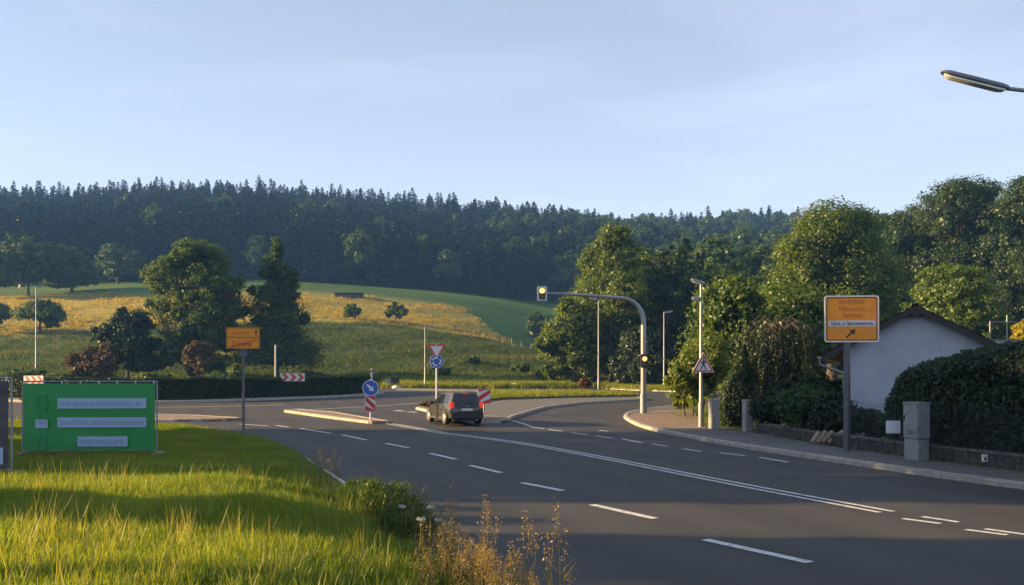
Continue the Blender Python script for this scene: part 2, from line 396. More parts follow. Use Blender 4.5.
def crown_mesh(name, blobs, n, size, material, core=True, r=None, spread=.13, flat=.55, droop=0.0, aspect=.55, per=34):
    P, o = crown_pts(blobs, n, spread, per, r)
    V, Q = leaves(P, o, size, flat, aspect, droop, r)
    if core:
        r2 = r or rng; m = max(60, n // 6); B = np.array(blobs, float); bi = r2.integers(0, len(B), m)
        c = B[bi, :3] + unit(r2.normal(size=(m, 3))) * (r2.uniform(0, 1, (m, 1)) ** .33 * .62) * B[bi, 3:6]
        V2, Q2 = leaves(c, unit(r2.normal(size=(m, 3))), size * 2.2, .3, .8, 0, r2); Q2 = Q2 + len(V); V = np.concatenate([V, V2]); Q = np.concatenate([Q, Q2])
    return fastmesh(name, V, Q, material)
def trunk_mb(h, r0, blobs, lean=(0, 0)):
    m = MB(); k = 7
    path = [Vector((lean[0] * (i / k) ** 1.5 + .04 * r0 * math.sin(i * 2.1), lean[1] * (i / k), h * i / k)) for i in range(k + 1)]
    m.tube(path, [r0 * (1.25 if i == 0 else 1 - .8 * i / k) for i in range(k + 1)], 9)
    for b in blobs:
        z0 = min(max(h * .25, b[2] - b[5] * .9), h * .85); p0 = Vector((0, 0, z0 * .85)); p1 = Vector(b[:3])
        mid = p0.lerp(p1, .5) + Vector((0, 0, -.08 * b[5])); rr = r0 * .42
        m.tube([p0, mid, p1 + Vector((b[3] * .1, 0, b[5] * .2))], [rr, rr * .65, rr * .2], 6)
    return m
def tree(name, label, loc, blobs, n, size, material, group=None, trunk_h=None, r0=.25, bark=None, rz=0, cat='tree', **kw):
    t = thing(name, label, cat, loc, rz, group)
    top = max(b[2] for b in blobs)
    trunk_mb(trunk_h or top, r0, blobs).build('trunk', bark or M_bark, t, True)
    mobj('crown', crown_mesh('crown', blobs, n, size, material, **kw), t)
    return t
def dup(root, loc, rz, scale, label, group):
    r = root.copy(); COL.objects.link(r); r.location = loc; r.rotation_euler = (0, 0, rz); r.scale = scale
    r['label'] = label; r['group'] = group
    for ch in root.children: c = ch.copy(); COL.objects.link(c); c.parent = r
    return r
def bush(name, label, loc, blobs, n, size, material, group=None, cat='bush', rz=0, **kw):
    t = thing(name, label, cat, loc, rz, group)
    m = MB()
    for b in blobs[:5]:
        for k in range(3):
            a = random.uniform(0, 6.28); q = Vector((b[0] + math.cos(a) * b[3] * .5, b[1] + math.sin(a) * b[4] * .5, b[2] + b[5] * .4))
            m.tube([Vector((b[0] * .5, b[1] * .5, -.05)), Vector((b[0] * .8, b[1] * .8, max(.1, b[2] * .6))), q], [.05, .03, .012], 5)
    m.build('stem', M_bark, t, True)
    mobj('foliage', crown_mesh('foliage', blobs, n, size, material, **kw), t)
    return t
HOLD = {}
def scatter(name, protos, P, S, rotz, tilt=.12):
    """one object: prototypes instanced on points"""
    c = bpy.data.collections.new(name + '_kinds')
    for me in protos: c.objects.link(bpy.data.objects.new(name + '_kind', me))
    HOLD[name] = c
    me = bpy.data.meshes.new(name); me.vertices.add(len(P)); me.vertices.foreach_set('co', np.ascontiguousarray(P, dtype=np.float32).ravel())
    a = me.attributes.new('scl', 'FLOAT_VECTOR', 'POINT'); a.data.foreach_set('vector', np.ascontiguousarray(S, dtype=np.float32).ravel())
    rot = np.stack([rng.normal(0, tilt, len(P)), rng.normal(0, tilt, len(P)), rotz], 1)
    a = me.attributes.new('rot', 'FLOAT_VECTOR', 'POINT'); a.data.foreach_set('vector', np.ascontiguousarray(rot, dtype=np.float32).ravel())
    o = mobj(name, me)
    ng = bpy.data.node_groups.new(name, 'GeometryNodeTree')
    ng.interface.new_socket('Geometry', in_out='INPUT', socket_type='NodeSocketGeometry'); ng.interface.new_socket('Geometry', in_out='OUTPUT', socket_type='NodeSocketGeometry')
    N = ng.nodes; L = ng.links
    gi = N.new('NodeGroupInput'); go = N.new('NodeGroupOutput'); ip = N.new('GeometryNodeInstanceOnPoints'); ci = N.new('GeometryNodeCollectionInfo')
    ci.inputs['Collection'].default_value = c; ci.inputs['Separate Children'].default_value = True; ci.inputs['Reset Children'].default_value = True
    ip.inputs['Pick Instance'].default_value = True
    def na(nm):
        q = N.new('GeometryNodeInputNamedAttribute'); q.data_type = 'FLOAT_VECTOR'; q.inputs['Name'].default_value = nm; return q.outputs['Attribute']
    L.new(gi.outputs[0], ip.inputs['Points']); L.new(ci.outputs[0], ip.inputs['Instance'])
    L.new(na('scl'), ip.inputs['Scale'])
    er = N.new('FunctionNodeEulerToRotation'); L.new(na('rot'), er.inputs[0]); L.new(er.outputs[0], ip.inputs['Rotation'])
    L.new(ip.outputs[0], go.inputs[0])
    md = o.modifiers.new('scatter', 'NODES'); md.node_group = ng
    o['kind'] = 'stuff'
    return o
def tuft_mesh(name, nb, h, spread, wid, material, lean=.35, seed=0, head=None):
    r = np.random.default_rng(seed); V = []; Fc = []
    for i in range(nb):
        a = r.uniform(0, 6.28); p = np.array([r.normal(0, spread), r.normal(0, spread), -.03]); hh = h * r.uniform(.5, 1.15); l = lean * hh * r.uniform(.2, 1.3)
        d = np.array([math.cos(a), math.sin(a), 0]); q = np.array([-d[1], d[0], 0]) * wid * r.uniform(.7, 1.3)
        o = len(V)
        for t, wv in ((0, 1.), (.4, .85), (.75, .5)):
            c = p + d * l * t ** 2 + np.array([0, 0, hh * t]); V += [c + q * wv, c - q * wv]
        V.append(p + d * l + np.array([0, 0, hh * (1 - .15 * min(l / hh, 1))]))
        Fc += [(o, o + 1, o + 3, o + 2), (o + 2, o + 3, o + 5, o + 4), (o + 4, o + 5, o + 6)]
    me = bpy.data.meshes.new(name); me.from_pydata([tuple(v) for v in V], [], Fc); me.update(); me.materials.append(material)
    return me

# ================================================================== THE SETTING
def grid_ground():
    ys = np.concatenate([np.arange(-60, 92, 2.0), np.arange(92, 262, 3.0), np.arange(262, 480, 8.0), np.arange(480, 661, 30.0)])
    xs = np.concatenate([np.arange(-460, -160, 30.0), np.arange(-160, 160, 4.0), np.arange(160, 461, 30.0)])
    X, Y = np.meshgrid(xs, ys); Z = zf(X, Y) - .03
    V = np.stack([X, Y, Z], -1).reshape(-1, 3); nx = len(xs); i, j = np.meshgrid(np.arange(len(ys) - 1), np.arange(nx - 1), indexing='ij')
    a = (i * nx + j).ravel(); Q = np.stack([a, a + 1, a + nx + 1, a + nx], 1)
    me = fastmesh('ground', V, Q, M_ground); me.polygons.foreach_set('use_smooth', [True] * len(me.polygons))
    return mobj('ground', me)
ground = struct(grid_ground())
road = struct(sheet('road', [(-95, -50), (95, -50), (95, 83), (-95, 83)], .0, M_asphalt))

# --- painted markings (each stripe is a piece of the road)
for a, b in [((705, 540), (810, 563)), ((592, 505), (655, 519)), ((522, 483), (563, 491)), ((470, 465.5), (501, 473)), ((430, 453.5), (456, 459.5)),
             ((386, 443.5), (411, 448.5)), ((342, 435), (368, 440.5)), ((300, 428.5), (331, 433.4)), ((276, 425.5), (292, 427.6))]:
    stripe(road, xy([a, b]), .15)
stripe(road, xy([(240, 424.3), (268, 426)]), .13)
mid = xy([(388, 423.5), (424, 429.8), (500, 439.8), (583, 453.8), (740, 485.2), (887, 512.4)])
mid = smooth_line(mid, 2)
def offset(pts, d):
    out = []
    for i, p in enumerate(pts):
        a = Vector(pts[max(i - 1, 0)]); b = Vector(pts[min(i + 1, len(pts) - 1)]); t = (b - a).normalized(); out.append((p[0] - t.y * d, p[1] + t.x * d))
    return out
stripe(road, offset(mid, .13), .11); stripe(road, offset(mid, -.13), .11)
for a, b in [((902.7, 519), (940.5, 524)), ((922, 517), (959, 522.6)), ((965.5, 530), (1007.5, 535.4)), ((985, 529.3), (1033, 536))]: stripe(road, xy([a, b]), .11)
for a, b in [((530, 427), (544.5, 428.9)), ((548, 429.4), (563, 431.4)), ((571, 432.5), (588, 435)), ((595, 436), (613, 438.5)), ((622, 439), (642, 443)), ((651, 444), (671, 447)),
             ((683, 449), (706.5, 452.5)), ((720, 453), (745.5, 456)), ((759, 457.5), (788, 462.3)), ((599, 430.4), (608, 431.4))]: stripe(road, xy([a, b]), .13)
stripe(road, xy([(512, 420.6), (522, 423.2), (531, 426.6)]), .12)
EDGE = [(2.6, -2), (1.9, 3), (-.55, 9), (-3.2, 16.3), (-6.5, 25.0)]
stripe(road, xy([(324, 470), (348, 485.5)]) , .09)
stripe(road, xy([(304, 457), (314, 463.6)]), .07)
# give-way and circulating lane lines near the roundabout
RC = (-23.3, 62.2); RR = 13.8
def arc(r, a0, a1, n=40): return [(RC[0] + r * math.cos(R(a0 + (a1 - a0) * i / n)), RC[1] + r * math.sin(R(a0 + (a1 - a0) * i / n))) for i in range(n + 1)]
stripe(road, xy([(150, 407.6), (215, 406.6), (283, 404.9)]), .14)
for a, b in [((395, 410.5), (404, 411.3)), ((408, 411.8), (417, 412.4))]: stripe(road, xy([a, b]), .3)
stripe(road, arc(22.4, -58, -14), .13)

# --- central island of the roundabout: apron ring, kerb, planted soil
isl = sheet('roundabout_island', arc(RR - .02, 0, 357, 70), .11, mat('apron_concrete', (.27, .26, .25), .85, .12, 4, .3), None, True); struct(isl)
kerb(isl, arc(RR, 150, 395, 150), .13, 1, .18, 1.0)
soil = sheet('planting_soil', arc(RR - 1.0, 0, 357, 60), .16, M_soil, isl, True)

def island(name, px, mat_, kerbed=True, dz=.1, h=.11):
    pts = xy(px, dz); o = struct(sheet(name, pts, h, mat_, None, True))
    a = sum(p[0] * q[1] - q[0] * p[1] for p, q in zip(pts, pts[1:] + pts[:1]))
    if kerbed: kerb(o, pts + [pts[0]], h + .012, 1 if a > 0 else -1, .15, 1.0)
    return o
island('splitter_island', [(284, 410.2), (296, 409), (335, 412), (372, 418.4), (391, 421), (372, 421.6), (332, 416.8)], M_redpave)
island('splitter_island', [(60, 413), (120, 413.4), (190, 414.8), (243, 418), (215, 419.2), (182, 419.6), (120, 419.3), (60, 418.5)], M_redpave)
island('splitter_island', [(416, 407.5), (424, 405.5), (446, 405), (462, 408), (452, 412), (434, 411.8)], M_redpave)
isl_r = island('traffic_island', [(478, 421.5), (508, 420.6), (511, 416.5), (526, 412), (545, 406.6), (580, 402.4), (618, 400.2), (650, 398.8), (640, 397), (560, 398.6), (505, 400.5), (480, 406)], M_paving)
sheet('red_paving', xy([(480, 420.6), (506.5, 419.8), (508.5, 416.8), (480, 414.5)], .11), .118, M_redpave, isl_r)
fp = sheet('far_pavement', xy([(396, 388.8), (480, 390.2), (606, 391.6), (606, 393), (480, 391.9), (396, 390)]), .09, M_paving, None, True); struct(fp)
gs_poly = xy([(486, 392.8), (606, 393.8), (640, 396.2), (560, 397.6), (500, 399.4), (487, 401)])
struct(sheet('grass_strip', gs_poly, .08, M_soil, None, True))

# --- right-hand pavement with single kerb stones
KR = xy([(1180, 511), (1024, 489.5), (930, 477), (845, 464), (780, 454.5), (720, 444.5), (680, 436.5), (655, 431.2), (640, 427.3), (628, 421.6), (622.5, 416.8), (629, 413.4), (645, 410.6), (668, 407.5), (700, 405.2), (760, 402.6)], .0)
KR = [(14.5, -6), (12.0, 5)] + KR
KRs = smooth_line(KR, 2)
inner = [(13.8, -6), (12.6, 6), (10.5, 17.4), (9.75, 20.8), (9.2, 23.2), (8.95, 27), (8.72, 31.4), (7.85, 33.0), (7.4, 36)] + [tuple(at(x, y)[:2]) for x, y in ((668, 41), (685, 46), (760, 47.5))]
poly = KRs + inner[::-1]
pav = struct(sheet('pavement', poly, .115, M_paving, None, True))
kerb(pav, KRs, .125, -1, .16, 1.0)
# reddish paved corner by the crossing
cor = xy([(626, 416.8), (634, 414.2), (660, 410), (692, 409), (706, 428), (664, 429.5), (641, 424.4)], .12)
sheet('red_paving', cor, .121, M_redpave, pav)
# garden ground and the bank behind the side road
gardens = struct(sheet('garden_ground', inner + [(60, 47.5), (60, -6)], .10, M_soil, None, True))
far_edge = [tuple(at(x, y)[:2]) for x, y in ((606, 80), (640, 70), (690, 66), (760, 65))] + [(70, 66), (70, 83), at(606, 83)[:2]]
bank = struct(sheet('roadside_grass', far_edge, .09, M_soil, None, True))
kerb(bank, far_edge[:5], .11, 1, .16, 2.0)

# --- grass verge on the left, with a low bank towards the camera
VERGE = [(2.75, -3), (1.75, 3), (-.68, 9), (-3.3, 16.3), (-6.55, 25.0), (-8.6, 29), (-10.4, 31.8), (-13, 34.6), (-17, 36.6), (-24, 37.6), (-60, 38), (-60, -3)]
def in_poly(P, poly):
    x, y = P[:, 0], P[:, 1]; ins = np.zeros(len(P), bool); n = len(poly)
    for i in range(n):
        x0, y0 = poly[i]; x1, y1 = poly[(i + 1) % n]
        c = ((y0 > y) != (y1 > y)); 
        with np.errstate(divide='ignore', invalid='ignore'): ins ^= c & (x < (x1 - x0) * (y - y0) / (y1 - y0 + 1e-12) + x0)
    return ins
_edge = np.array(VERGE[:11])
def edge_dist(P):
    d = np.full(len(P), 1e9)
    for a, b in zip(_edge[:-1], _edge[1:]):
        ab = b - a; t = np.clip(((P[:, :2] - a) @ ab) / (ab @ ab), 0, 1); d = np.minimum(d, np.linalg.norm(P[:, :2] - a - t[:, None] * ab, axis=1))
    return d
def sst(t): t = np.clip(t, 0, 1); return t * t * (3 - 2 * t)
def verge_z(P):
    d = edge_dist(P)
    return zf(P[:, 0], P[:, 1]) + .05 + .42 * sst((24 - P[:, 1]) / 15) * sst(d / 2.2) + .04 * np.sin(P[:, 0] * 1.7) * np.sin(P[:, 1] * 1.3) * sst(d)
def verge_mesh():
    bm = bmesh.new(); bm.faces.new([bm.verts.new((x, y, 0)) for x, y in VERGE]); bmesh.ops.triangulate(bm, faces=bm.faces[:])
    for k in np.arange(-3, 39, .6): bmesh.ops.bisect_plane(bm, geom=bm.verts[:] + bm.edges[:] + bm.faces[:], plane_co=(0, k, 0), plane_no=(0, 1, 0), dist=1e-5)
    for k in list(np.arange(-24, 3, .6)): bmesh.ops.bisect_plane(bm, geom=bm.verts[:] + bm.edges[:] + bm.faces[:], plane_co=(k, 0, 0), plane_no=(1, 0, 0), dist=1e-5)
    P = np.array([v.co[:] for v in bm.verts]); Z = verge_z(P)
    for v, z in zip(bm.verts, Z): v.co.z = z
    bmesh.ops.recalc_face_normals(bm, faces=bm.faces[:])
    if sum(f.normal.z for f in bm.faces) < 0: bmesh.ops.reverse_faces(bm, faces=bm.faces[:])
    me = bpy.data.meshes.new('grass_verge'); bm.to_mesh(me); bm.free(); me.materials.append(M_soil); me.polygons.foreach_set('use_smooth', [True] * len(me.polygons))
    return mobj('grass_verge', me)
struct(verge_mesh())

# --- grass (stuff)
LG = leafmat('verge_grass', (.068, .14, .010), (.225, .29, .022), .5, (1.9, 1.65, .35), dry=((.30, .26, .04), .7, .62))
LGd = leafmat('meadow_grass', (.032, .065, .012), (.085, .115, .024), .45, (1.7, 1.5, .6), dry=((.28, .23, .06), .045, .585, (.3, 1.6, .2)))  # meadow green, darkened so the colour carries the shade on the lower slope
LGl = leafmat('dry_stalks', (.26, .185, .06), (.44, .33, .11), .45, (1.5, 1.2, .7))
LGh = leafmat('bank_grass', (.10, .15, .015), (.25, .26, .03), .5, (1.8, 1.6, .5))
tufts = [tuft_mesh('tuft', 20, .18, .05, .0034, LG, .5, s) for s in range(5)]
tall = [tuft_mesh('tuft', 9, .36, .05, .0028, leafmat('pale_stalks', (.10, .13, .025), (.26, .24, .06), .45), .3, 20 + s) for s in range(3)]
def scatter_verge():
    n = 130000
    P = np.stack([rng.uniform(-24, 2.5, n), 4.2 + 33 * rng.uniform(0, 1, n) ** 1.9, np.zeros(n)], 1)
    P = P[in_poly(P, VERGE)]; P = P[(P[:, 0] > -.66 * P[:, 1] - 1.2)]
    P[:, 2] = verge_z(P); k = len(P)
    clump = .75 + .45 * (np.sin(P[:, 0] * 1.1 + np.sin(P[:, 1] * .9) * 2) * np.sin(P[:, 1] * .8 + 1)); ed = edge_dist(P)
    s = rng.uniform(.55, 1.1, k) * (.8 + .3 * clump) * np.where(ed < .5, .55 + .5 * ed, 1) * np.interp(P[:, 1], [10, 17], [1, .62])
    wide = np.clip(P[:, 1] / 11, 1, 2.6)
    S = np.stack([s * wide, s * wide, s], 1)
    scatter('verge_grass', tufts, P, S, rng.uniform(0, 6.28, k)); bpy.data.objects['verge_grass']['label'] = 'rough green grass on the verge left of the road'
    m = rng.uniform(0, 1, k) < .05; Pt = P[m]; St = S[m] * rng.uniform(.8, 1.5, (m.sum(), 1))
    scatter('tall_verge_grass', tall, Pt, St, rng.uniform(0, 6.28, len(Pt))); bpy.data.objects['tall_verge_grass']['label'] = 'taller loose grass stalks among the verge grass'
scatter_verge()
mtuft = [tuft_mesh('tuft', 18, .62, .22, .02, LGd, .35, 40 + s) for s in range(4)]
btuft = [tuft_mesh('tuft', 18, .6, .2, .02, LGh, .4, 60 + s) for s in range(4)]
def scatter_meadow():
    n = 70000; Y = 84 + 128 * rng.uniform(0, 1, n) ** 1.2; X = rng.uniform(-.66, .14, n) * Y
    keep = (Y + np.clip((X + 12) / 32, 0, 1) * 110 < 211) & (rng.uniform(0, 1, n) < 1.1 - Y / 260); X, Y = X[keep], Y[keep]
    P = np.stack([X, Y, zf(X, Y) - .03], 1); s = rng.uniform(.5, 1.25, len(P)) * (.75 + .35 * np.sin(X * .3) * np.sin(Y * .25)); wd = 1 + Y / 130
    hy = (Y + 6 * np.sin(X * .05) > 163); Ph = P[hy]; sh = s[hy]; wh = wd[hy]  # hay above, green below: tuft colours also carry the lit and shaded bands
    o = scatter('lit_hay_grass', [tuft_mesh('tuft', 18, .62, .22, .02, leafmat('hay', (.20, .18, .035), (.42, .33, .065), .5, (1.5, 1.3, .5)), .35, 80 + q) for q in range(3)], Ph, np.stack([sh * wh, sh * wh, sh], 1), rng.uniform(0, 6.28, len(Ph))); o['label'] = 'yellow hay grass on the middle slope, its sunlit band put into the colour'
    P = P[~hy]; s = s[~hy]; wd = wd[~hy]
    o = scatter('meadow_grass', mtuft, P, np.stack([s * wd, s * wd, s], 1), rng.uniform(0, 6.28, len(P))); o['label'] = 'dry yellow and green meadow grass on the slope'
    # brighter green bank next to the far pavement, and behind the side road
    n = 16000; Y = rng.uniform(83.5, 104, n); X = rng.uniform(-.15, .36, n) * Y
    P = np.stack([X, Y, zf(X, Y) - .02], 1); s = rng.uniform(.45, 1.15, n)
    n2 = 9000; P2 = np.stack([rng.uniform(5, 40, n2), rng.uniform(65, 83, n2), np.zeros(n2)], 1); P2 = P2[in_poly(P2, far_edge)]; P2[:, 2] = zf(P2[:, 0], P2[:, 1]) + .09
    n3 = 5000; P3 = np.stack([rng.uniform(-4, 14, n3), rng.uniform(45, 82, n3), np.zeros(n3)], 1); P3 = P3[in_poly(P3, gs_poly)]; P3[:, 2] = zf(P3[:, 0], P3[:, 1]) + .08
    A = np.concatenate([P, P2, P3]); s = np.concatenate([s, rng.uniform(.3, .75, len(P2)), rng.uniform(.3, .6, len(P3))])
    o = scatter('bank_grass', btuft, A, np.stack([s * 1.6, s * 1.6, s], 1), rng.uniform(0, 6.28, len(A))); o['label'] = 'bright yellow green grass on the bank beyond the far pavement'
scatter_meadow()
def scatter_garden():
    n = 7000; P = np.stack([rng.uniform(7.5, 22, n), rng.uniform(17, 47, n), np.zeros(n)], 1); P = P[in_poly(P, inner + [(60, 47.5), (60, -6)])]; P[:, 2] = zf(P[:, 0], P[:, 1]) + .1
    s = rng.uniform(.3, .7, len(P)); o = scatter('garden_grass', tufts, P, np.stack([s * 2, s * 2, s], 1), rng.uniform(0, 6.28, len(P))); o['label'] = 'short grass in the garden behind the low wall'
scatter_garden()

# ================================================================== WOODS
LF_spruce = leafmat('spruce_needles', (.006, .014, .011), (.014, .027, .018), .10, (1.3, 1.3, .8))
LF_wood = leafmat('woodland_leaves', (.024, .055, .012), (.065, .115, .022), .35)
LF_lime = leafmat('bright_leaves', (.05, .092, .012), (.14, .185, .026), .42)
LF_shaded = leafmat('shaded_leaves', (.018, .042, .012), (.05, .085, .02), .3)  # darker woodland green: shade from neighbouring trees put into the leaf colour
LF_dark = leafmat('dark_leaves', (.014, .03, .012), (.035, .06, .02), .25)
LF_brown = leafmat('bronze_leaves', (.06, .05, .02), (.15, .105, .04), .35)
LF_mid = leafmat('mid_leaves', (.036, .075, .014), (.11, .165, .028), .4)
def spruce_mesh(name, h, rad, seed, levels=22, nb=9, size=.62):
    r = np.random.default_rng(seed); C = []; O = []
    for i in range(levels):
        t = i / (levels - 1); z = h * (.1 + .86 * t); rr = rad * (1 - t) ** .62 + .22; k = max(3, int(nb * (1 - .55 * t)))
        a0 = r.uniform(0, 6.28)
        for b in range(k):
            a = a0 + 6.283 * b / k + r.normal(0, .2); L = rr * r.uniform(.7, 1.15); m = max(1, int(L / .55))
            for q in range(m + 1):
                s = L * (q + .6) / (m + 1); C.append((math.cos(a) * s, math.sin(a) * s, z - s * .28 + r.normal(0, .12))); O.append((math.cos(a) * .4, math.sin(a) * .4, .8))
    C = np.array(C); O = np.array(O); V, Q = leaves(C, O, size, .6, .6, .8, r)
    T = np.array([[0, 0, h * 1.0], [.14, 0, h * .93], [0, .14, h * .93], [-.14, 0, h * .93]]) ; V = np.concatenate([V, T]); Q = np.concatenate([Q, [[len(V) - 4, len(V) - 3, len(V) - 2, len(V) - 1]]])
    return fastmesh(name, V, Q, LF_spruce)
sp = [spruce_mesh('spruce', h, rd, 100 + i) for i, (h, rd) in enumerate(((18, 3.7), (19, 4.0), (17, 3.6), (18.5, 3.2)))]
def round_blobs(h, rx, seed):
    r = np.random.default_rng(seed); out = [(0, 0, h * .55, rx * .8, rx * .8, h * .36)]
    for k in range(7):
        a = 6.28 * k / 7 + r.normal(0, .3); d = rx * r.uniform(.35, .6); z = h * r.uniform(.38, .82); s = rx * r.uniform(.36, .55)
        out.append((math.cos(a) * d, math.sin(a) * d, z, s, s, s * r.uniform(.8, 1.1)))
    return out
dec = [crown_mesh('broadleaf', round_blobs(h, rd, 200 + i), 5200, .36, LF_wood, r=np.random.default_rng(300 + i)) for i, (h, rd) in enumerate(((15, 5.0), (18, 5.6), (13, 4.6)))]
def forest():
    P = []; S = []; P2 = []; S2 = []
    r = np.random.default_rng(5)
    y = 253.0
    while y < 452:
        x = -.68 * y - 40
        while x < .70 * y + 40:
            px = x + r.uniform(-1.8, 1.8); py = y + r.uniform(-2, 2)
            edge = 250 + 10 * math.sin(px * .03) + .02 * px
            if px > 20: edge -= min(120, (px - 20) * 2.0)
            if py > edge:
                dp = .02 + .62 * (1 / (1 + math.exp(-(px - 30) / 22.)))
                if py > 400: dp *= .45
                (P2 if r.uniform() < dp else P).append((px, py))
            x += 4.0 + (y - 250) * .004
        y += 4.0 + (y - 250) * .009
    # nearer broadleaf wood on the right
    y = 118.0
    while y < 253:
        x = 24.0 + (y - 118) * .12
        while x < .66 * y + 25:
            px = x + r.uniform(-2, 2); py = y + r.uniform(-2.2, 2.2)
            (P if r.uniform() < .12 else P2).append((px, py)); x += 6.0
        y += 6.5
    P = np.array(P); P2 = np.array(P2)
    Z = zf(P[:, 0], P[:, 1]); s = r.uniform(.72, 1.12, len(P)) * (1 + .08 * np.sin(P[:, 0] * .06) * np.sin(P[:, 1] * .05)); s *= np.where(r.uniform(0, 1, len(P)) < .04, 1.1, 1)
    o = scatter('conifer_forest', sp, np.stack([P[:, 0], P[:, 1], Z - .3], 1), np.stack([s * r.uniform(.85, 1.15, len(P)), s, s], 1), r.uniform(0, 6.28, len(P)), .02)
    o['label'] = 'dark conifer forest covering the far hill'
    Z = zf(P2[:, 0], P2[:, 1]); s = r.uniform(.75, 1.15, len(P2)) * np.interp(P2[:, 1], [118, 200, 253, 300], [1.12, 1.15, 1.0, 1.05])
    o = scatter('broadleaf_wood', dec, np.stack([P2[:, 0], P2[:, 1], Z - .3], 1), np.stack([s, s, s], 1), r.uniform(0, 6.28, len(P2)), .04)
    o['label'] = 'broadleaf wood mixed into the forest on the hill'
forest()
# spruces one can pick out on the skyline
def skyline():
    base = thing('spruce_tree', 'dark spruce standing above the others on the forest skyline', 'tree', at(137, 432), 0, 'spruces on the skyline')
    MB().tube([(0, 0, -.3), (0, 0, 12)], [.3, .1], 7).build('trunk', M_bark, base); mobj('crown', sp[3], base)
    first = True; r = random.Random(3)
    for px in [12, 30, 41, 67, 88, 120, 137, 158, 166, 187, 214, 240, 262, 296, 322, 351, 380, 402, 433, 452, 476, 497, 523, 548, 563, 590, 611, 640, 662, 672, 700, 728]:
        Y = 424 + r.uniform(-6, 14); p = at(px + r.uniform(-2, 2), Y, -.4); s = r.uniform(1.0, 1.1)
        if px in (137, 41, 158, 523, 672): s = 1.18
        if first: base.location = p; base.scale = (s, s, s); first = False; continue
        c = dup(base, p, r.uniform(0, 6), (s * .95, s * .95, s), 'dark spruce standing above the others on the forest skyline', 'spruces on the skyline')
        for ch in c.children:
            if ch.name.startswith('crown'): ch.data = sp[r.randrange(4)]
skyline()

# ================================================================== TREES AND SHRUBS ONE CAN TELL APART
def B(*a): return [tuple(x) for x in a]
def rb(seed, n, rx, ry, z0, z1_, s0, s1, base):
    r = np.random.default_rng(seed); out = [tuple(b) for b in base]
    for k in range(n):
        a = r.uniform(0, 6.28); d = r.uniform(.35, .85); t = r.uniform(0, 1); z = z0 + (z1_ - z0) * t; f = math.sqrt(max(.12, 1 - (2 * t - .85) ** 2 * .8))
        s = r.uniform(s0, s1); out.append((math.cos(a) * rx * d * f, math.sin(a) * ry * d * f, z, s, s, s * r.uniform(.75, 1.05)))
    return out
# big sunlit tree behind the garden
Yb = 72; p = at(832, Yb)
tree('broadleaf_tree', 'huge round broadleaf tree with sunlit left side behind the garden', p,
     rb(1, 26, 6.3, 5.5, 3.0, 14.4, 1.3, 2.4, [(0, 0, 8.4, 5.0, 4.5, 6), (-.3, 0, 13.4, 2.9, 2.8, 2.6), (-3.6, -1, 6.4, 3, 3, 3.5), (3.6, 0, 7.4, 3, 3, 4)]), 72000, .13, LF_lime, r0=.5, per=60, spread=.17)
# dense tall trees at the right edge
i = 0
for px, Y, hh, rr, lab in ((905, 104, 22, 6.5, 'tall dark broadleaf tree just right of the huge sunlit tree'), (962, 98, 25.5, 9.5, 'broadest high domed tree of the dark row above the white house'), (1030, 92, 24, 8.5, 'tall dark broadleaf tree cut by the right edge of the view'),
                           (875, 112, 22, 6, 'rusty topped tree showing behind the right shoulder of the huge sunlit tree')):
    tree('broadleaf_tree', lab, at(px, Y), rb(20 + i, 22, rr, rr * .8, hh * .3, hh * .86, 1.9, 3.2, [(0, 0, hh * .55, rr * .75, rr * .7, hh * .38)]), 66000, .145, LF_shaded if i != 3 else LF_mid, r0=.45, group=None, per=50); i += 1
tree('broadleaf_tree', 'mid-sized rounded tree directly behind the ridge of the white house', at(958, 62), rb(33, 14, 3.9, 3.5, 3, 8.6, 1.1, 1.9, [(0, 0, 5.5, 3.1, 3, 3.6)]), 24000, .115, LF_mid, r0=.3, per=50)
# clump of trees beyond the traffic light arm
for j, (px, Y, hh, rr, n, lf, lab) in enumerate((
        (612, 92, 18.6, 5.2, 30000, LF_lime, 'tall sunlit tree behind the curve of the traffic light arm'),
        (574, 90, 9.5, 4.2, 16000, LF_lime, 'lower bright leafy tree below the hanging traffic light'),
        (668, 96, 16.0, 5.5, 18000, LF_shaded, 'dark tree between the traffic light pole and the pedestrian sign post'),
        (722, 90, 13.0, 5.0, 16000, LF_shaded, 'dark rounded tree behind the double lamp post'),
        (645, 84, 6.5, 3.6, 12000, LF_dark, 'low dark tree right beside the traffic light pole'),
        (590, 100, 14.0, 4.0, 12000, LF_mid, 'narrow tree at the left of the clump by the traffic light'),
        (640, 99, 16.5, 5.0, 16000, LF_mid, 'tall tree behind the traffic light pole'),
        (694, 104, 13.5, 5.0, 16000, LF_shaded, 'dark tree filling the gap left of the double lamp post'),
        (757, 98, 13.0, 5.0, 16000, LF_mid, 'leafy tree at the left foot of the huge sunlit tree'),
        (785, 108, 15.0, 5.0, 14000, LF_shaded, 'dark tree showing left of the huge sunlit tree crown'))):
    tree('broadleaf_tree', lab, at(px, Y), rb(50 + j, 26, rr, rr * .9, hh * .1, hh * .88, rr * .2, rr * .42, [(0, 0, hh * .5, rr * .75, rr * .7, hh * .4)]), int(n * 1.4), .145, lf, r0=.3, per=45)
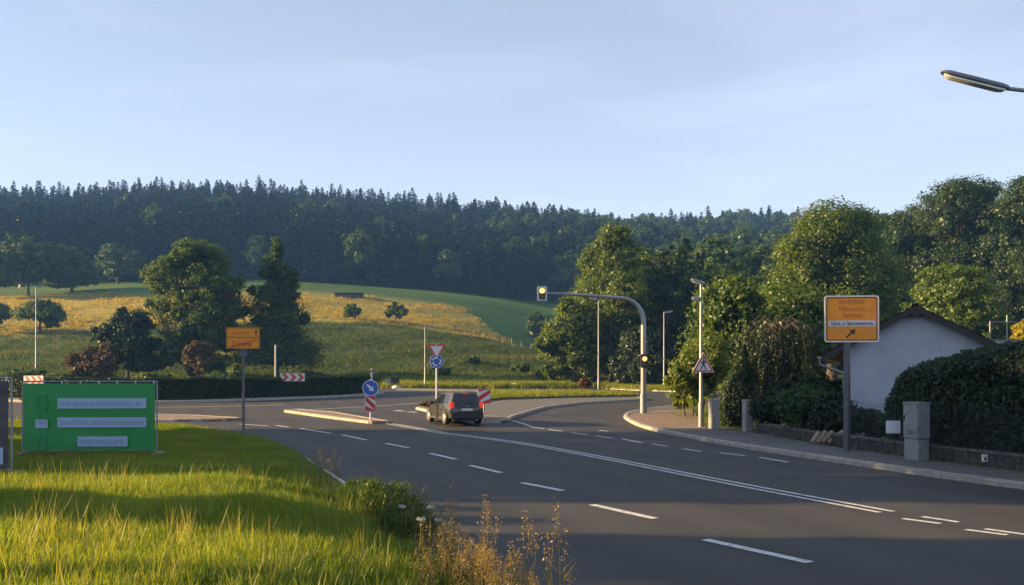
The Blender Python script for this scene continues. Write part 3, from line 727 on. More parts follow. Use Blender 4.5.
# left meadow trees
tree('broadleaf_tree', 'wide leafy tree standing left of the conical tree on the meadow', at(192, 103),
     rb(71, 34, 7.4, 5, 1.5, 16.0, 1.1, 2.2, [(0, 0, 8, 4.5, 4, 5.5), (-3.6, 0, 12, 2.4, 2.2, 2.8), (2.4, 0, 13.4, 2.6, 2.4, 2.8), (4.6, 0, 10, 2, 2, 3), (0, 0, 3, 4.5, 3, 2.6)]), 52000, .14, LF_mid, r0=.35, per=45)
cone = [(.5 * math.sin(k * 2.3), 0, 2.4 + k * 1.55, 5.4 - k * .54 + .5 * math.sin(k * 1.9), 4.0 - k * .4, 1.2) for k in range(9)] + [(0.1, 0, 15.8, .7, .7, 1.6)]
tree('conical_tree', 'conical ragged tree behind the small orange town sign', at(277, 104), rb(72, 30, 5.6, 4.4, 2.0, 14, .5, 1.2, cone), 30000, .15, LF_wood, r0=.22, per=36, droop=.5, spread=.2)
tree('broadleaf_tree', 'dark bushy tree at the left foot of the wide leafy tree', at(128, 100), rb(73, 18, 3.8, 3, .8, 8.4, .8, 1.5, [(0, 0, 4.2, 2.8, 2.5, 4.2)]), 18000, .16, LF_dark, r0=.2)
bush('bronze_bush', 'bronze brown bush left of the dark bushy tree', at(97, 92), rb(74, 12, 3.2, 2, .6, 4.0, .6, 1.1, [(0, 0, 2.0, 2.2, 1.8, 2.0)]), 10000, .13, LF_brown)
tree('bronze_tree', 'small bronze leaved tree left of the small orange town sign', at(199, 92), rb(75, 14, 2.1, 1.8, 1.4, 4.6, .5, .8, [(0, 0, 3.0, 1.5, 1.5, 1.7)]), 9000, .12, LF_brown, r0=.12)
bush('young_bush', 'fresh yellow green bush right below the small orange town sign', at(236, 88), rb(76, 4, .9, .8, .6, 1.9, .35, .6, [(0, 0, 1.2, .8, .8, 1.2)]), 3500, .11, LF_lime)
for j, (px, Y, rr, hh, lf, lab) in enumerate(((60, 88, 2.2, 1.5, LF_mid, 'low green shrub behind the green banner'), (155, 88, 2.4, 1.5, LF_lime, 'low light shrub above the right end of the green banner'), (24, 90, 2.4, 2.0, LF_mid, 'green shrub above the gap beside the green banner'),
        (222, 90, 2.2, 1.5, LF_mid, 'low shrub behind the post of the small orange town sign'), (310, 92, 2.0, 1.7, LF_dark, 'dark low shrub beyond the chevron board on the hedge'), (340, 90, 1.7, 1.1, LF_lime, 'low pale shrub above the right half of the hedge'), (185, 86, 2.0, 1.0, LF_lime, 'pale green low shrub between the bronze bushes above the hedge'))):
    bush('low_shrub', lab, at(px, Y), rb(80 + j, 6, rr, rr * .7, hh * .4, hh * .8, hh * .3, hh * .5, [(0, 0, hh * .5, rr * .8, rr * .6, hh * .5)]), 4000, .12, lf)
tree('broadleaf_tree', 'round spreading tree beside the far lamp post at the left edge', at(40, 158), rb(91, 10, 5.2, 4, 2.2, 5.4, 1.0, 1.7, [(0, 0, 3.9, 4.6, 3.6, 2.2)]), 9000, .22, LF_mid, r0=.25)
tree('broadleaf_tree', 'cut-off round tree at the very left edge on the yellow meadow', at(-8, 160), rb(92, 8, 3.6, 3, 2.2, 4.8, .9, 1.5, [(0, 0, 3.5, 3.2, 3, 2)]), 6000, .22, LF_mid, r0=.2)
for j, (px, Y, rr, hh, lab) in enumerate(((28, 214, 10.5, 17, 'big dark tree mass left of the pasture before the forest'), (72, 222, 8.5, 11, 'lower dark tree at the right end of the tree mass before the forest'), (-14, 206, 8, 14, 'dark tree at the left edge before the forest'), (118, 246, 8, 12, 'dark rounded tree at the corner of the forest and the pasture'))):
    tree('broadleaf_tree', lab, at(px, Y), rb(95 + j, 14, rr, rr * .8, hh * .25, hh * .82, rr * .25, rr * .42, [(0, 0, hh * .45, rr * .8, rr * .7, hh * .42)]), 11000, .36, LF_wood, r0=.4)
for j, (px, Y, rr, hh, lab) in enumerate(((355, 172, 2.5, 3.6, 'small round bush tree, left one of the pair on the yellow meadow'), (396, 172, 2.3, 4.3, 'small tree with a visible stem, right one of the pair on the yellow meadow'))):
    tree('meadow_tree', lab, at(px, Y), rb(105 + j, 14, rr * 1.1, rr, hh * .3, hh * .95, .4, .9, [(0, 0, hh * .55, rr * .5, rr * .5, hh * .3)]), 3500, .17, LF_mid, r0=.13)
# field-edge bushes in the hollow and on the slope
for j, (px, Y, rr, hh, lab) in enumerate(((545, 190, 6, 5, 'dark hedge bush in the hollow below the forest'), (520, 110, 1.5, 1.3, 'small weedy bush on the bank behind the car'), (470, 118, 1.6, 1.2, 'weedy bush on the slope right of the yield sign'), (552, 100, 2.2, 2.0, 'green bush at the foot of the tree below the hanging traffic light'), (440, 108, 1.5, 1.1, 'weedy bush on the slope behind the yield sign'))):
    bush('low_shrub', lab, at(px, Y), rb(110 + j, 6, rr, rr * .8, hh * .4, hh * .8, hh * .3, hh * .5, [(0, 0, hh * .5, rr * .8, rr * .7, hh * .5)]), 3500, .16 if Y < 150 else .3, LF_mid if j else LF_wood)

# --- garden on the right
bush('garden_shrub', 'sunlit yellow green shrub at the pavement corner behind the pedestrian sign', at(693, 38.5), rb(120, 10, 1.25, 1.2, .5, 3.6, .4, .7, [(0, 0, 1.6, 1.1, 1.0, 1.6), (.9, .6, 2.4, 1.0, 1, 1.6)]), 9000, .085, LF_lime)
tree('garden_tree', 'dark leafy tree right behind the double lamp post', at(728, 47), rb(121, 12, 2.6, 2.2, 2.0, 6.2, .8, 1.3, [(0, 0, 3.6, 2.2, 2, 3.2)]), 16000, .12, LF_mid, r0=.2)
tree('garden_tree', 'leafy tree behind the weeping tree', at(790, 50), rb(122, 12, 3.0, 2.4, 2.0, 6.4, .9, 1.4, [(0, 0, 3.8, 2.5, 2, 3.2)]), 16000, .12, LF_mid, r0=.2)
def weeping():
    t = thing('weeping_tree', 'weeping tree with bare arching top and hanging twigs beside the thuja', 'tree', at(778, 34.5))
    m = MB(); r = random.Random(8); m.tube([(0, 0, -.1), (.05, 0, 1.6), (-.05, .05, 3.2), (0, 0, 4.2)], [.14, .11, .09, .06], 8)
    pts = []; outs = []
    for k in range(40):
        a = r.uniform(0, 6.28); rad = r.uniform(.5, 1.9); zt = 4.25 + r.uniform(-.4, .25)
        c, s = math.cos(a), math.sin(a); low = r.uniform(.4, 2.4)
        path = [Vector((0, 0, 3.9 + r.uniform(-.3, .2))), Vector((c * rad * .5, s * rad * .5, zt)), Vector((c * rad * .85, s * rad * .85, zt - .35)), Vector((c * rad, s * rad, zt - 1.2)), Vector((c * rad * 1.03, s * rad * 1.03, low))]
        m.tube(path, [.022, .018, .014, .008, .004], 5)
        for q in range(330):
            u = r.uniform(.0, 1) ** .8; z = (zt - .2) * (1 - u) + low * u; rr = rad * (.9 + .13 * u); pts.append((c * rr + r.gauss(0, .09), s * rr + r.gauss(0, .09), z)); outs.append((c, s, 0))
    m.build('trunk', M_bark, t, True)
    V, Q = leaves(np.array(pts), np.array(outs), .06, .6, .5, 1.6); mobj('crown', fastmesh('crown', V, Q, LF_dark), t)
weeping()
def thuja(label, loc, h, r_, lean, n=9000, mat_=None):
    t = thing('thuja', label, 'conifer', loc)
    MB().tube([(0, 0, -.1), (lean * .5, 0, h * .5), (lean, 0, h * .9)], [.08, .06, .02], 6).build('trunk', M_bark, t, True)
    u = rng.uniform(0, 1, n) ** .8; a = rng.uniform(0, 6.28, n); rr = r_ * np.sin(np.clip(u * .9 + .12, 0, 1) * math.pi) ** .6 * np.where(u > .55, 1 - (u - .55) * 1.7, 1) * (rng.uniform(.55, 1.05, n))
    C = np.stack([np.cos(a) * rr + lean * u, np.sin(a) * rr, u * h + .02], 1); O = np.stack([np.cos(a), np.sin(a), .5 + 0 * a], 1)
    V, Q = leaves(C, O, .07, .5, .4, -1.2); mobj('crown', fastmesh('crown', V, Q, mat_ or LF_dark), t)
thuja('dark narrow thuja leaning right between the gate pillars', at(731, 33.6), 3.3, .62, .55)
thuja('dark upright thuja behind the weeping tree trunk', at(760, 37), 3.6, .7, .1)
for j, (px, Y, rr, hh, n, lab) in enumerate(((775, 30.5, .95, 1.6, 7000, 'dark garden shrub right of the right gate pillar'), (806, 27.6, 1.0, 1.75, 9000, 'leafy dark shrub overhanging the low wall'), (834, 26.0, .8, 1.5, 7000, 'dark shrub left of the downpipe'), (868, 26.2, .9, .95, 6000, 'low dark shrub against the white gable'), (812, 31, 1.3, 2.3, 7000, 'taller dark shrub in front of the house corner'))):
    bush('garden_shrub', lab, at(px, Y, .1), rb(130 + j, 8, rr, rr * .8, hh * .3, hh * .8, hh * .18, hh * .3, [(0, 0, hh * .5, rr * .8, rr * .7, hh * .48)]), n, .062, LF_dark if j != 1 else LF_wood)
bush('garden_shrub', 'bright yellow leaved shrub on the terrace at the right edge', at(1029, 34, 2.75), rb(140, 6, .7, .6, .5, 1.3, .25, .42, [(0, 0, .85, .6, .5, .7)]), 5000, .075, leafmat('golden_leaves', (.16, .15, .015), (.34, .30, .03), .45))
# the trimmed dark hedge along the garden wall
def garden_hedge():
    t = thing('garden_hedge', 'tall dark trimmed hedge with rounded end behind the cabinet', 'hedge', (0, 0, 0))
    path = [Vector((9.95, 22.6, .1)), Vector((10.35, 20.8, .1)), Vector((11.1, 17.6, .1)), Vector((12.2, 13.6, .1)), Vector((13.4, 9.5, .1))]
    n = 60000; L = [0]
    for a, b in zip(path, path[1:]): L.append(L[-1] + (b - a).length)
    s = rng.uniform(-.1, L[-1], n); C = np.zeros((n, 3)); O = np.zeros((n, 3))
    P = np.array(path); Ls = np.array(L); px_ = np.interp(s, Ls, P[:, 0]); py_ = np.interp(s, Ls, P[:, 1])
    hh = np.interp(s, [-.1, .25, .8, 1.8, 4, 15], [1.2, 1.75, 2.15, 2.45, 2.62, 2.9]) + .07 * np.sin(s * 2.3) + .05 * np.sin(s * 5.1)
    th = rng.uniform(-.25, math.pi + .25, n); hw = np.interp(s, [-.1, .5, 1.5], [.35, .62, .8]); off = np.cos(th) * hw; zz = np.clip(np.sin(th), -.05, 1); k = np.where(np.abs(np.cos(th)) > .6, rng.uniform(0, 1, n), 1.)
    side = rng.uniform(0, 1, n) < .62
    off = np.where(side, -hw * (1 - .25 * rng.uniform(0, 1, n) ** 2) + .12 * (rng.uniform(0, 1, n) > .8), off)
    z = np.where(side, rng.uniform(0, .93, n) * hh, hh * (.82 + .18 * zz)); off = np.where(side & (z > hh * .8), off * .86, off)
    nrm = np.array([.93, .37])
    noise = rng.normal(0, .045, (n, 3)) + (.07 * np.sin(s * 3.1 + z * 4) )[:, None] * np.array([.9, .3, 0])
    C = np.stack([px_ + nrm[0] * (off + .5), py_ + nrm[1] * (off + .5), z + .1], 1) + noise
    O = np.stack([nrm[0] * np.sign(off), nrm[1] * np.sign(off), np.where(side, .2, .9)], 1)
    V, Q = leaves(C, O, .052, .5, .55); mobj('foliage', fastmesh('foliage', V, Q, LF_dark), t)
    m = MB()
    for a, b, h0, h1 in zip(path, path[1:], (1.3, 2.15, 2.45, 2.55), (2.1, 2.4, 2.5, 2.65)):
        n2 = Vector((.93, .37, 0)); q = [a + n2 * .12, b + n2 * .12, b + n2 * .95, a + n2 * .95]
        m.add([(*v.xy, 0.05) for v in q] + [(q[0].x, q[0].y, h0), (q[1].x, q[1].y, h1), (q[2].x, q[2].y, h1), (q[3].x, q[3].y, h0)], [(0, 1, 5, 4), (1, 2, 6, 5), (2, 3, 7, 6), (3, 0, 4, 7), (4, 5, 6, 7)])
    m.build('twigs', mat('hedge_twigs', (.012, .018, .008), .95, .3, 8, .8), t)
garden_hedge()
# the low clipped hedge round the roundabout island
def ring_hedge():
    t = thing('roundabout_hedge', 'long dark clipped hedge curving round the roundabout island', 'hedge', (0, 0, 0))
    n = 62000; a = np.radians(rng.uniform(178, 385, n)); r1 = RR - 1.05; wdt = 1.0
    gz = lambda x, y: zf(x, y) + .16
    kind = rng.uniform(0, 1, n); rad = np.where(kind < .68, r1 - np.abs(rng.normal(0, .05, n)), np.where(kind < .9, r1 - wdt * rng.uniform(0, 1, n), r1 - wdt))
    X = RC[0] + rad * np.cos(a); Y = RC[1] + rad * np.sin(a); g = gz(X, Y); top = 2.02 + .0175 * (Y - 48) + .03 * np.sin(a * 31)
    Z = np.where((kind >= .68) & (kind < .9), top + rng.normal(0, .03, n), g + (top - g) * rng.uniform(0, 1, n))
    C = np.stack([X, Y, Z], 1) + rng.normal(0, .02, (n, 3)); O = np.stack([np.cos(a), np.sin(a), np.where((kind >= .68) & (kind < .9), 2., .2)], 1)
    V, Q = leaves(C, O, .075, .55, .55); mobj('foliage', fastmesh('foliage', V, Q, LF_dark), t)
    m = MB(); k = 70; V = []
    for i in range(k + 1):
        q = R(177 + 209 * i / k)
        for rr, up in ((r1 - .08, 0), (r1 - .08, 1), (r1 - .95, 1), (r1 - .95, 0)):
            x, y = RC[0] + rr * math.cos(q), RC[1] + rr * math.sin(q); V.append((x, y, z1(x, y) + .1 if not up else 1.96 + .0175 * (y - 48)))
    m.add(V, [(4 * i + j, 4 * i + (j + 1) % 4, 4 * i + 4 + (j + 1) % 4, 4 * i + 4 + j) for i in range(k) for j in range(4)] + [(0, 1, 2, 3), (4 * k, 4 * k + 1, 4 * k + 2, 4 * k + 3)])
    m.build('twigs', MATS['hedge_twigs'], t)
ring_hedge()

# --- trees beyond the left edge of the view, whose shade lies across road and verge
for j, (x, y, hh, rr, z0, lab) in enumerate(((-36, 17.6, 18, 2.8, .06, 'tree beyond the left edge of the view, first of the shade row'), (-37, 21.8, 19, 3.4, .06, 'tree beyond the left edge of the view, third of the shade row'), (-36, 26.2, 19, 3.4, .06, 'tree beyond the left edge of the view, second of the shade row'), (-36.5, 30.8, 19, 3.4, .06, 'tree beyond the left edge of the view, last of the shade row'),
        (-26, 10.4, 12, 1.0, .05, 'narrow tree beyond the left edge of the view'), (-20, 6.9, 11.5, 2.2, .54, 'high crowned tree beyond the left edge of the view'), (-21, 2.9, 11.5, 2.2, .54, 'high crowned tree left of the viewer'))):
    r = np.random.default_rng(400 + j); bl = []
    for k in range(26):
        a = r.uniform(0, 6.28); d = r.uniform(0, .72); z = hh * r.uniform(z0 + .1, .93); s = rr * r.uniform(.32, .5); bl.append((math.cos(a) * rr * d, math.sin(a) * rr * d, z, s, s, s))
    bl.append((0, 0, hh * (z0 + 1) / 2, rr * .8, rr * .8, hh * (1 - z0) * .48))
    tree('shade_tree', lab, (x, y, 0), bl, 11000, .34, LF_wood, r0=.25)

# ================================================================== SIGNS, LAMPS, SIGNALS
def ring(poly_o, poly_i, y0, y1):
    m = MB(); n = len(poly_o)
    vs = [(u, y0, v) for u, v in poly_o] + [(u, y0, v) for u, v in poly_i] + [(u, y1, v) for u, v in poly_o] + [(u, y1, v) for u, v in poly_i]
    fs = []
    for i in range(n):
        j = (i + 1) % n
        fs += [(i, j, n + j, n + i), (2 * n + i, 3 * n + i, 3 * n + j, 2 * n + j), (i, 2 * n + i, 2 * n + j, j), (n + i, n + j, 3 * n + j, 3 * n + i)]
    return m.add(vs, fs)
def scale_poly(p, s, cx=0, cz=0): return [(cx + (u - cx) * s, cz + (v - cz) * s) for u, v in p]
def arrow(cx, cz, ang, L, wd, hl, hw):
    pts = [(-L / 2, -wd / 2), (L / 2 - hl, -wd / 2), (L / 2 - hl, -hw / 2), (L / 2, 0), (L / 2 - hl, hw / 2), (L / 2 - hl, wd / 2), (-L / 2, wd / 2)]
    c, s = math.cos(ang), math.sin(ang); return [(cx + u * c - v * s, cz + u * s + v * c) for u, v in pts]
def post(t, h, r=.038, m=None, cap=True):
    q = MB().tube([(0, 0, -.1), (0, 0, h)], r, 12).build('post', m or M_galv, t, True)
    if cap: MB().tube([(0, 0, h), (0, 0, h + .015)], [r * 1.15, r * .9], 12).build('post_cap', M_black, t, True)
    return q
def clamp(t, z, r=.038): MB().box(-.07, .07, -r - .022, r + .01, z - .02, z + .02, .004).build('clamp', M_galv, t)
def strokes(x0, x1, z, h, seed, skew=0.0):
    """faded unreadable lettering: rows of letter-like strokes"""
    r = random.Random(seed); m = []; x = x0
    while x < x1 - h * .3:
        wd = h * r.uniform(.35, .6); up = h if r.random() < .3 else h * .68
        if x == x0: up = h
        k = r.randrange(4); t = h * .13
        segs = [(x, x + t, z, z + up)]
        if k in (0, 1): segs += [(x + wd - t, x + wd, z, z + h * .68), (x + t, x + wd - t, z + h * .56, z + h * .68)]
        if k in (1, 2): segs += [(x + t, x + wd, z, z + t)]
        if k == 3: segs += [(x + t, x + wd, z + h * .3, z + h * .42), (x + t, x + wd, z + h * .58, z + h * .68)]
        m += segs; x += wd + h * .16
    return m
def strokes_mesh(segs, y0, y1):
    q = MB()
    for a, b, c, d in segs: q.box(a, b, y0, y1, c, d)
    return q
def textmesh(name, body, size, x, y, z, material, parent, width=None, bold=0):
    cu = bpy.data.curves.new(name, 'FONT'); cu.body = body; cu.size = size; cu.align_x = 'CENTER'; cu.align_y = 'CENTER'; cu.extrude = .0015; cu.offset = bold
    o = bpy.data.objects.new(name, cu); COL.objects.link(o); bpy.context.view_layer.update()
    dg = bpy.context.evaluated_depsgraph_get(); me = bpy.data.meshes.new_from_object(o.evaluated_get(dg)); bpy.data.objects.remove(o)
    co = np.zeros(len(me.vertices) * 3); me.vertices.foreach_get('co', co); co = co.reshape(-1, 3)
    k = width / max(1e-6, np.ptp(co[:, 0])) if width else 1
    cx = (co[:, 0].max() + co[:, 0].min()) / 2
    V = np.stack([x + (co[:, 0] - cx) * k, y - co[:, 2], z + co[:, 1]], 1); me.vertices.foreach_set('co', V.astype(np.float32).ravel()); me.materials.clear(); me.materials.append(material); me.update()
    ob = mobj(name, me, parent); return ob

# --- large orange direction sign on the right pavement
Ys = 22.6; p = at(847, Ys, .115)
t = thing('direction_sign', 'large orange direction sign with white strip and diagonal arrow on grey post', 'road sign', p, R(-4))
k = Ys / F; zt = zpx(296.5, Ys) - p.z; zb = zpx(342, Ys) - p.z; xl = (824 - 847) * k; xr = (876 - 847) * k
MB().tube([(0, 0, -.1), (0, 0, zt - .12)], .088, 16).build('post', M_darksteel, t, True)
yf = -.135
plate = MB().prism(rrect(xl, xr, zb, zt, .06), yf, yf + .025).build('panel', M_orange, t)
ring(rrect(xl - .012, xr + .012, zb - .012, zt + .012, .07), rrect(xl + .022, xr - .022, zb + .022, zt - .022, .05), yf - .006, yf + .03).build('frame', mat('sign_edge', (.62, .60, .55), .4, .05, metal=.2), t)
ring(rrect(xl + .036, xr - .036, zb + .036, zt - .036, .045), rrect(xl + .058, xr - .058, zb + .058, zt - .058, .04), yf - .003, yf + .001).build('border_line', M_signblack, t)
cx = (xl + xr) / 2; hh = zt - zb
MB().prism(rrect(xl + .09, xr - .08, zb + hh * .335, zb + hh * .465, .015), yf - .004, yf + .001).build('white_strip', mat('faded_white', (.52, .53, .55), .5, .05), plate)
textmesh('lettering', 'Gym. u. Sportzentrum', .13, cx + .005, yf - .006, zb + hh * .40, M_signblack, plate, width=(xr - xl) * .78, bold=.002)['kind'] = 'stuff'
for zz, w0, sd in ((.83, .5, 3), (.68, .48, 4), (.535, .33, 5)): strokes_mesh(strokes(cx - (xr - xl) * w0 / 2, cx + (xr - xl) * w0 / 2, zb + hh * zz, .125, sd), yf - .0035, yf + .001).build('lettering', M_orange_text, plate)['kind'] = 'stuff'
MB().prism(arrow(cx - .02, zb + hh * .185, R(42), .34, .045, .15, .17), yf - .004, yf + .001).build('arrow', M_signblack, plate)
for z in (zb + .25, zt - .25): MB().box(xl + .12, xr - .12, yf + .025, yf + .06, z - .025, z + .025).build('rail', M_galv, t)

# --- small orange town-exit sign on the left
p = Vector((*at(243.5, 29.4)[:2], 0)); p.z = z1(p.x, p.y) + .06
t = thing('town_sign', 'small orange town exit sign with red diagonal stroke on tall thin post', 'road sign', p, R(6))
k = 29.4 / F; zt = zpx(327.5, 29.4) - p.z; zb = zpx(349, 29.4) - p.z; hw = 16.3 * k
MB().tube([(0, 0, -.1), (0, 0, zt - .03)], .045, 12).build('post', M_darksteel, t, True)
plate = MB().prism(rrect(-hw, hw, zb, zt, .03), -.085, -.06).build('panel', M_orange, t)
ring(rrect(-hw + .015, hw - .015, zb + .015, zt - .015, .028), rrect(-hw + .033, hw - .033, zb + .033, zt - .033, .024), -.088, -.084).build('border_line', M_signblack, t)
MB().box(-hw + .03, hw - .03, -.088, -.084, (zb + zt) / 2 + .02, (zb + zt) / 2 + .04).build('divider', M_signblack, t)
strokes_mesh(strokes(-hw * .6, hw * .45, zt - .24, .13, 11), -.088, -.084).build('lettering', M_orange_text, plate)['kind'] = 'stuff'
MB().prism(arrow(hw * .78, zt - .19, R(90), .2, .03, .09, .1), -.088, -.084).build('arrow', M_signblack, plate)
strokes_mesh(strokes(-hw * .62, hw * .55, zb + .09, .17, 12), -.088, -.084).build('lettering', M_signblack, plate)['kind'] = 'stuff'
MB().prism([(-hw * .8, zb + .06), (-hw * .72, zb + .04), (hw * .86, zb + .31), (hw * .8, zb + .335)], -.0915, -.088).build('diagonal_stroke', M_red, plate)
MB().box(-.09, .09, -.06, .05, zb - .02, zb + .03).build('clamp', M_galv, t)
MB().box(-.13, .13, -.05, .02, zb - .27, zb - .08, .01).build('junction_box', M_darksteel, t)

# --- keep-right sign with striped board on the splitter island
p = G(370.5, 421, .11); Yk = p.y; k = Yk / F
t = thing('keep_right_sign', 'round blue keep right sign above a striped board on the island tip', 'road sign', p, R(8))
MB().tube([(0, 0, -.05), (0, 0, 1.75)], .038, 12).build('post', M_white, t, True)
zc = zpx(388, Yk) - p.z; dd = MB().prism(disc(.33, 32, 0, zc), -.07, -.05).build('disc', M_blue, t)
ring(disc(.34, 32, 0, zc), disc(.31, 32, 0, zc), -.074, -.046).build('rim', M_white, dd)
MB().prism(arrow(.0, zc, R(-45), .42, .085, .2, .25), -.074, -.069).build('arrow', M_white, dd)
z0 = zpx(411, Yk) - p.z; z1_ = zpx(395.5, Yk) - p.z
bd = MB().box(-.22, .22, -.075, -.05, z0, z1_, .006).build('striped_board', M_white, t)
for c in (-.42, 0.0, .42):
    pl = []
    H0, H1 = z0 + .01, z1_ - .01
    raw = [(-.21, c + .02), (.21, c - .40), (.21, c - .17), (-.21, c + .25)]
    zc2 = (z0 + z1_) / 2 + .08
    raw = [(u, max(H0, min(H1, zc2 + v))) for u, v in raw]
    if max(v for u, v in raw) - min(v for u, v in raw) > .05: MB().prism(raw, -.079, -.074).build('red_stripe', M_red, bd)
MB().box(-.235, -.215, -.085, .1, z0, z1_).build('side_flap', M_white, bd)

# --- yield and roundabout signs
p = G(436.5, 409, .11); Yk = p.y
t = thing('yield_sign', 'white and red yield triangle above a blue roundabout disc on white post', 'road sign', p, R(12))
zt = zpx(344, Yk) - p.z; zd = zpx(361.5, Yk) - p.z; s = .46
MB().tube([(0, 0, -.05), (0, 0, zt)], .042, 12).build('post', M_white, t, True)
tri = [(-s, zt - .02), (s, zt - .02), (0, zt - .02 - s * 1.74)]; cz = zt - .02 - s * .58
pl = MB().prism(tri, -.075, -.055).build('triangle', M_red, t)
MB().prism(scale_poly(tri, .70, 0, cz), -.079, -.074).build('white_field', M_white, pl)
dd = MB().prism(disc(.34, 32, 0, zd), -.075, -.055).build('disc', M_blue, t)
ring(disc(.345, 32, 0, zd), disc(.325, 32, 0, zd), -.079, -.05).build('rim', M_white, dd)
for q in range(3):
    a0 = 90 + 120 * q; po = []; pi = []
    for i in range(7):
        a = R(a0 + 70 * i / 6); po.append((.235 * math.cos(a), zd + .235 * math.sin(a))); pi.append((.165 * math.cos(a), zd + .165 * math.sin(a)))
    a = R(a0 - 28); head = [(.28 * math.cos(R(a0)), zd + .28 * math.sin(R(a0))), (.2 * math.cos(a), zd + .2 * math.sin(a)), (.12 * math.cos(R(a0)), zd + .12 * math.sin(R(a0)))]
    MB().prism(po + pi[::-1], -.079, -.074).build('arrow', M_white, dd); MB().prism(head, -.0795, -.074).build('arrow_head', M_white, dd)

# --- chevron boards on the roundabout hedge
def chevron_board(px, rad, label, rz, zc_px):
    a = None
    best = min(range(180, 386), key=lambda d: abs((RC[0] + rad * math.cos(R(d))) / (RC[1] + rad * math.sin(R(d))) * F + CX - px) + (0 if math.sin(R(d)) < .05 else 999))
    X, Y = RC[0] + rad * math.cos(R(best)), RC[1] + rad * math.sin(R(best)); g = z1(X, Y) + .12
    t = thing('chevron_board', label, 'road sign', (X, Y, g), rz)
    zc = zpx(zc_px, Y) - g; hw, hh = .74, .25
    for sx in (-.45, .45): MB().tube([(sx, .03, -.1), (sx, .03, zc + .2)], .022, 8).build('post', M_black, t, True)
    b = MB().box(-hw, hw, -.03, 0, zc - hh, zc + hh, .006).build('board', M_white, t)
    for i in range(3):
        x = -hw + .06 + i * .47; wd = .22; d = .22
        MB().prism([(x, zc + hh - .02), (x + wd, zc + hh - .02), (x + wd + d, zc), (x + wd, zc - hh + .02), (x, zc - hh + .02), (x + d, zc)], -.034, -.029).build('chevron', M_red, b)
chevron_board(292.5, RR - .75, 'red and white chevron board at the hedge right of the small orange sign', R(12), 377.3)
chevron_board(32.5, RR - .75, 'red and white chevron board showing above the top left of the green banner', R(-18), 380)
# --- striped marker board beside the car
p = G(484, 412, .11)
t = thing('marker_board', 'red and white striped marker board right behind the car', 'road sign', p, R(15))
MB().tube([(0, 0, -.05), (0, 0, 1.0)], .035, 10).build('post', M_galv, t, True)
zc = zpx(396.5, p.y) - p.z; b = MB().box(-.32, .32, -.06, -.036, zc - .36, zc + .36, .006).build('board', M_white, t)
for i in (-1, 0, 1):
    c = zc + i * .5; raw = [(-.31, c - .26), (.31, c + .16), (.31, c + .40), (-.31, c - .02)]
    raw = [(u, max(zc - .35, min(zc + .35, v))) for u, v in raw]; MB().prism(raw, -.064, -.059).build('red_stripe', M_red, b)

# --- lamps
def lamp(px, Y, top_px, label, arm=.0, heads=((0, -1),), r=.06, name='street_lamp', base_z=0.0, band=True):
    p = at(px, Y, base_z); t = thing(name, label, 'street lamp', p); zt = zpx(top_px, Y) - p.z
    MB().tube([(0, 0, -.2), (0, 0, .9), (0, 0, 1.0), (0, 0, zt)], [r * 1.35, r * 1.35, r, r * .6], 12).build('pole', M_galv, t, True)
    for (dz, sx) in heads:
        q = MB().tube([(0, 0, zt + dz - .05), (sx * .08, 0, zt + dz + .02), (sx * .25, 0, zt + dz + .06)], r * .5, 8).build('arm', M_galv, t, True)
        s = 1 if sx > 0 else -1
        hd = MB().prism([(s * .12, zt + dz + .0), (s * .7, zt + dz + .1), (s * .82, zt + dz + .17), (s * .78, zt + dz + .24), (s * .3, zt + dz + .2), (s * .1, zt + dz + .12)], -.13, .13).build('lamp_head', M_galv, t)
        MB().prism([(s * .22, zt + dz - .012), (s * .66, zt + dz + .07), (s * .66, zt + dz + .10), (s * .22, zt + dz + .03)], -.1, .1).build('lens', mat('lamp_glass', (.6, .6, .58), .2, .03), hd)
    if band: MB().box(-r * 1.05, r * 1.05, -r * 1.3, -r * .5, zt * .38, zt * .38 + .16, .01).build('cover', M_white, t)
    return t
lamp(425, 84, 327, 'thin grey street lamp just left of the yield sign', heads=((-.1, 1),), r=.07)
lamp(598.5, 80, 299, 'grey street lamp in front of the trees under the traffic light arm', heads=((-.1, -1),), r=.07)
lamp(664, 79, 312, 'grey street lamp right of the traffic light pole', heads=((-.1, 1),), r=.07)
lamp(36, 116, 287, 'far grey street lamp standing on the meadow edge at the left', heads=((-.1, 1),), r=.09)
t = lamp(701, 33.2, 283.5, 'double headed lamp post carrying the pedestrian sign', heads=(), r=.075, base_z=.115, band=False)
k = 33.2 / F; p = t.location
def flat_head(zpx_, x0, x1, tilt):
    z = zpx(zpx_, 33.2) - p.z; a = x0 * k; b = x1 * k
    hd = MB().prism([(b, z), (b, z + .1), (a, z + .1 + tilt), (a - .03, z + .04 + tilt), (a + .03, z - .03 + tilt)], -.14, .14).build('lamp_head', M_galv, t)
    MB().prism([(b - .08, z - .022), (b - .08, z - .002), (a + .08, z - .01 + tilt * .8), (a + .08, z - .035 + tilt * .8)], -.11, .11).build('lens', MATS['lamp_glass'], hd)
flat_head(284.5, -9, 3, .14); flat_head(300, -8, -1, .03)
MB().tube([(-.1, 0, zpx(299, 33.2) - p.z), (.0, 0, zpx(299, 33.2) - p.z)], .03, 8).build('arm', M_galv, t, True)
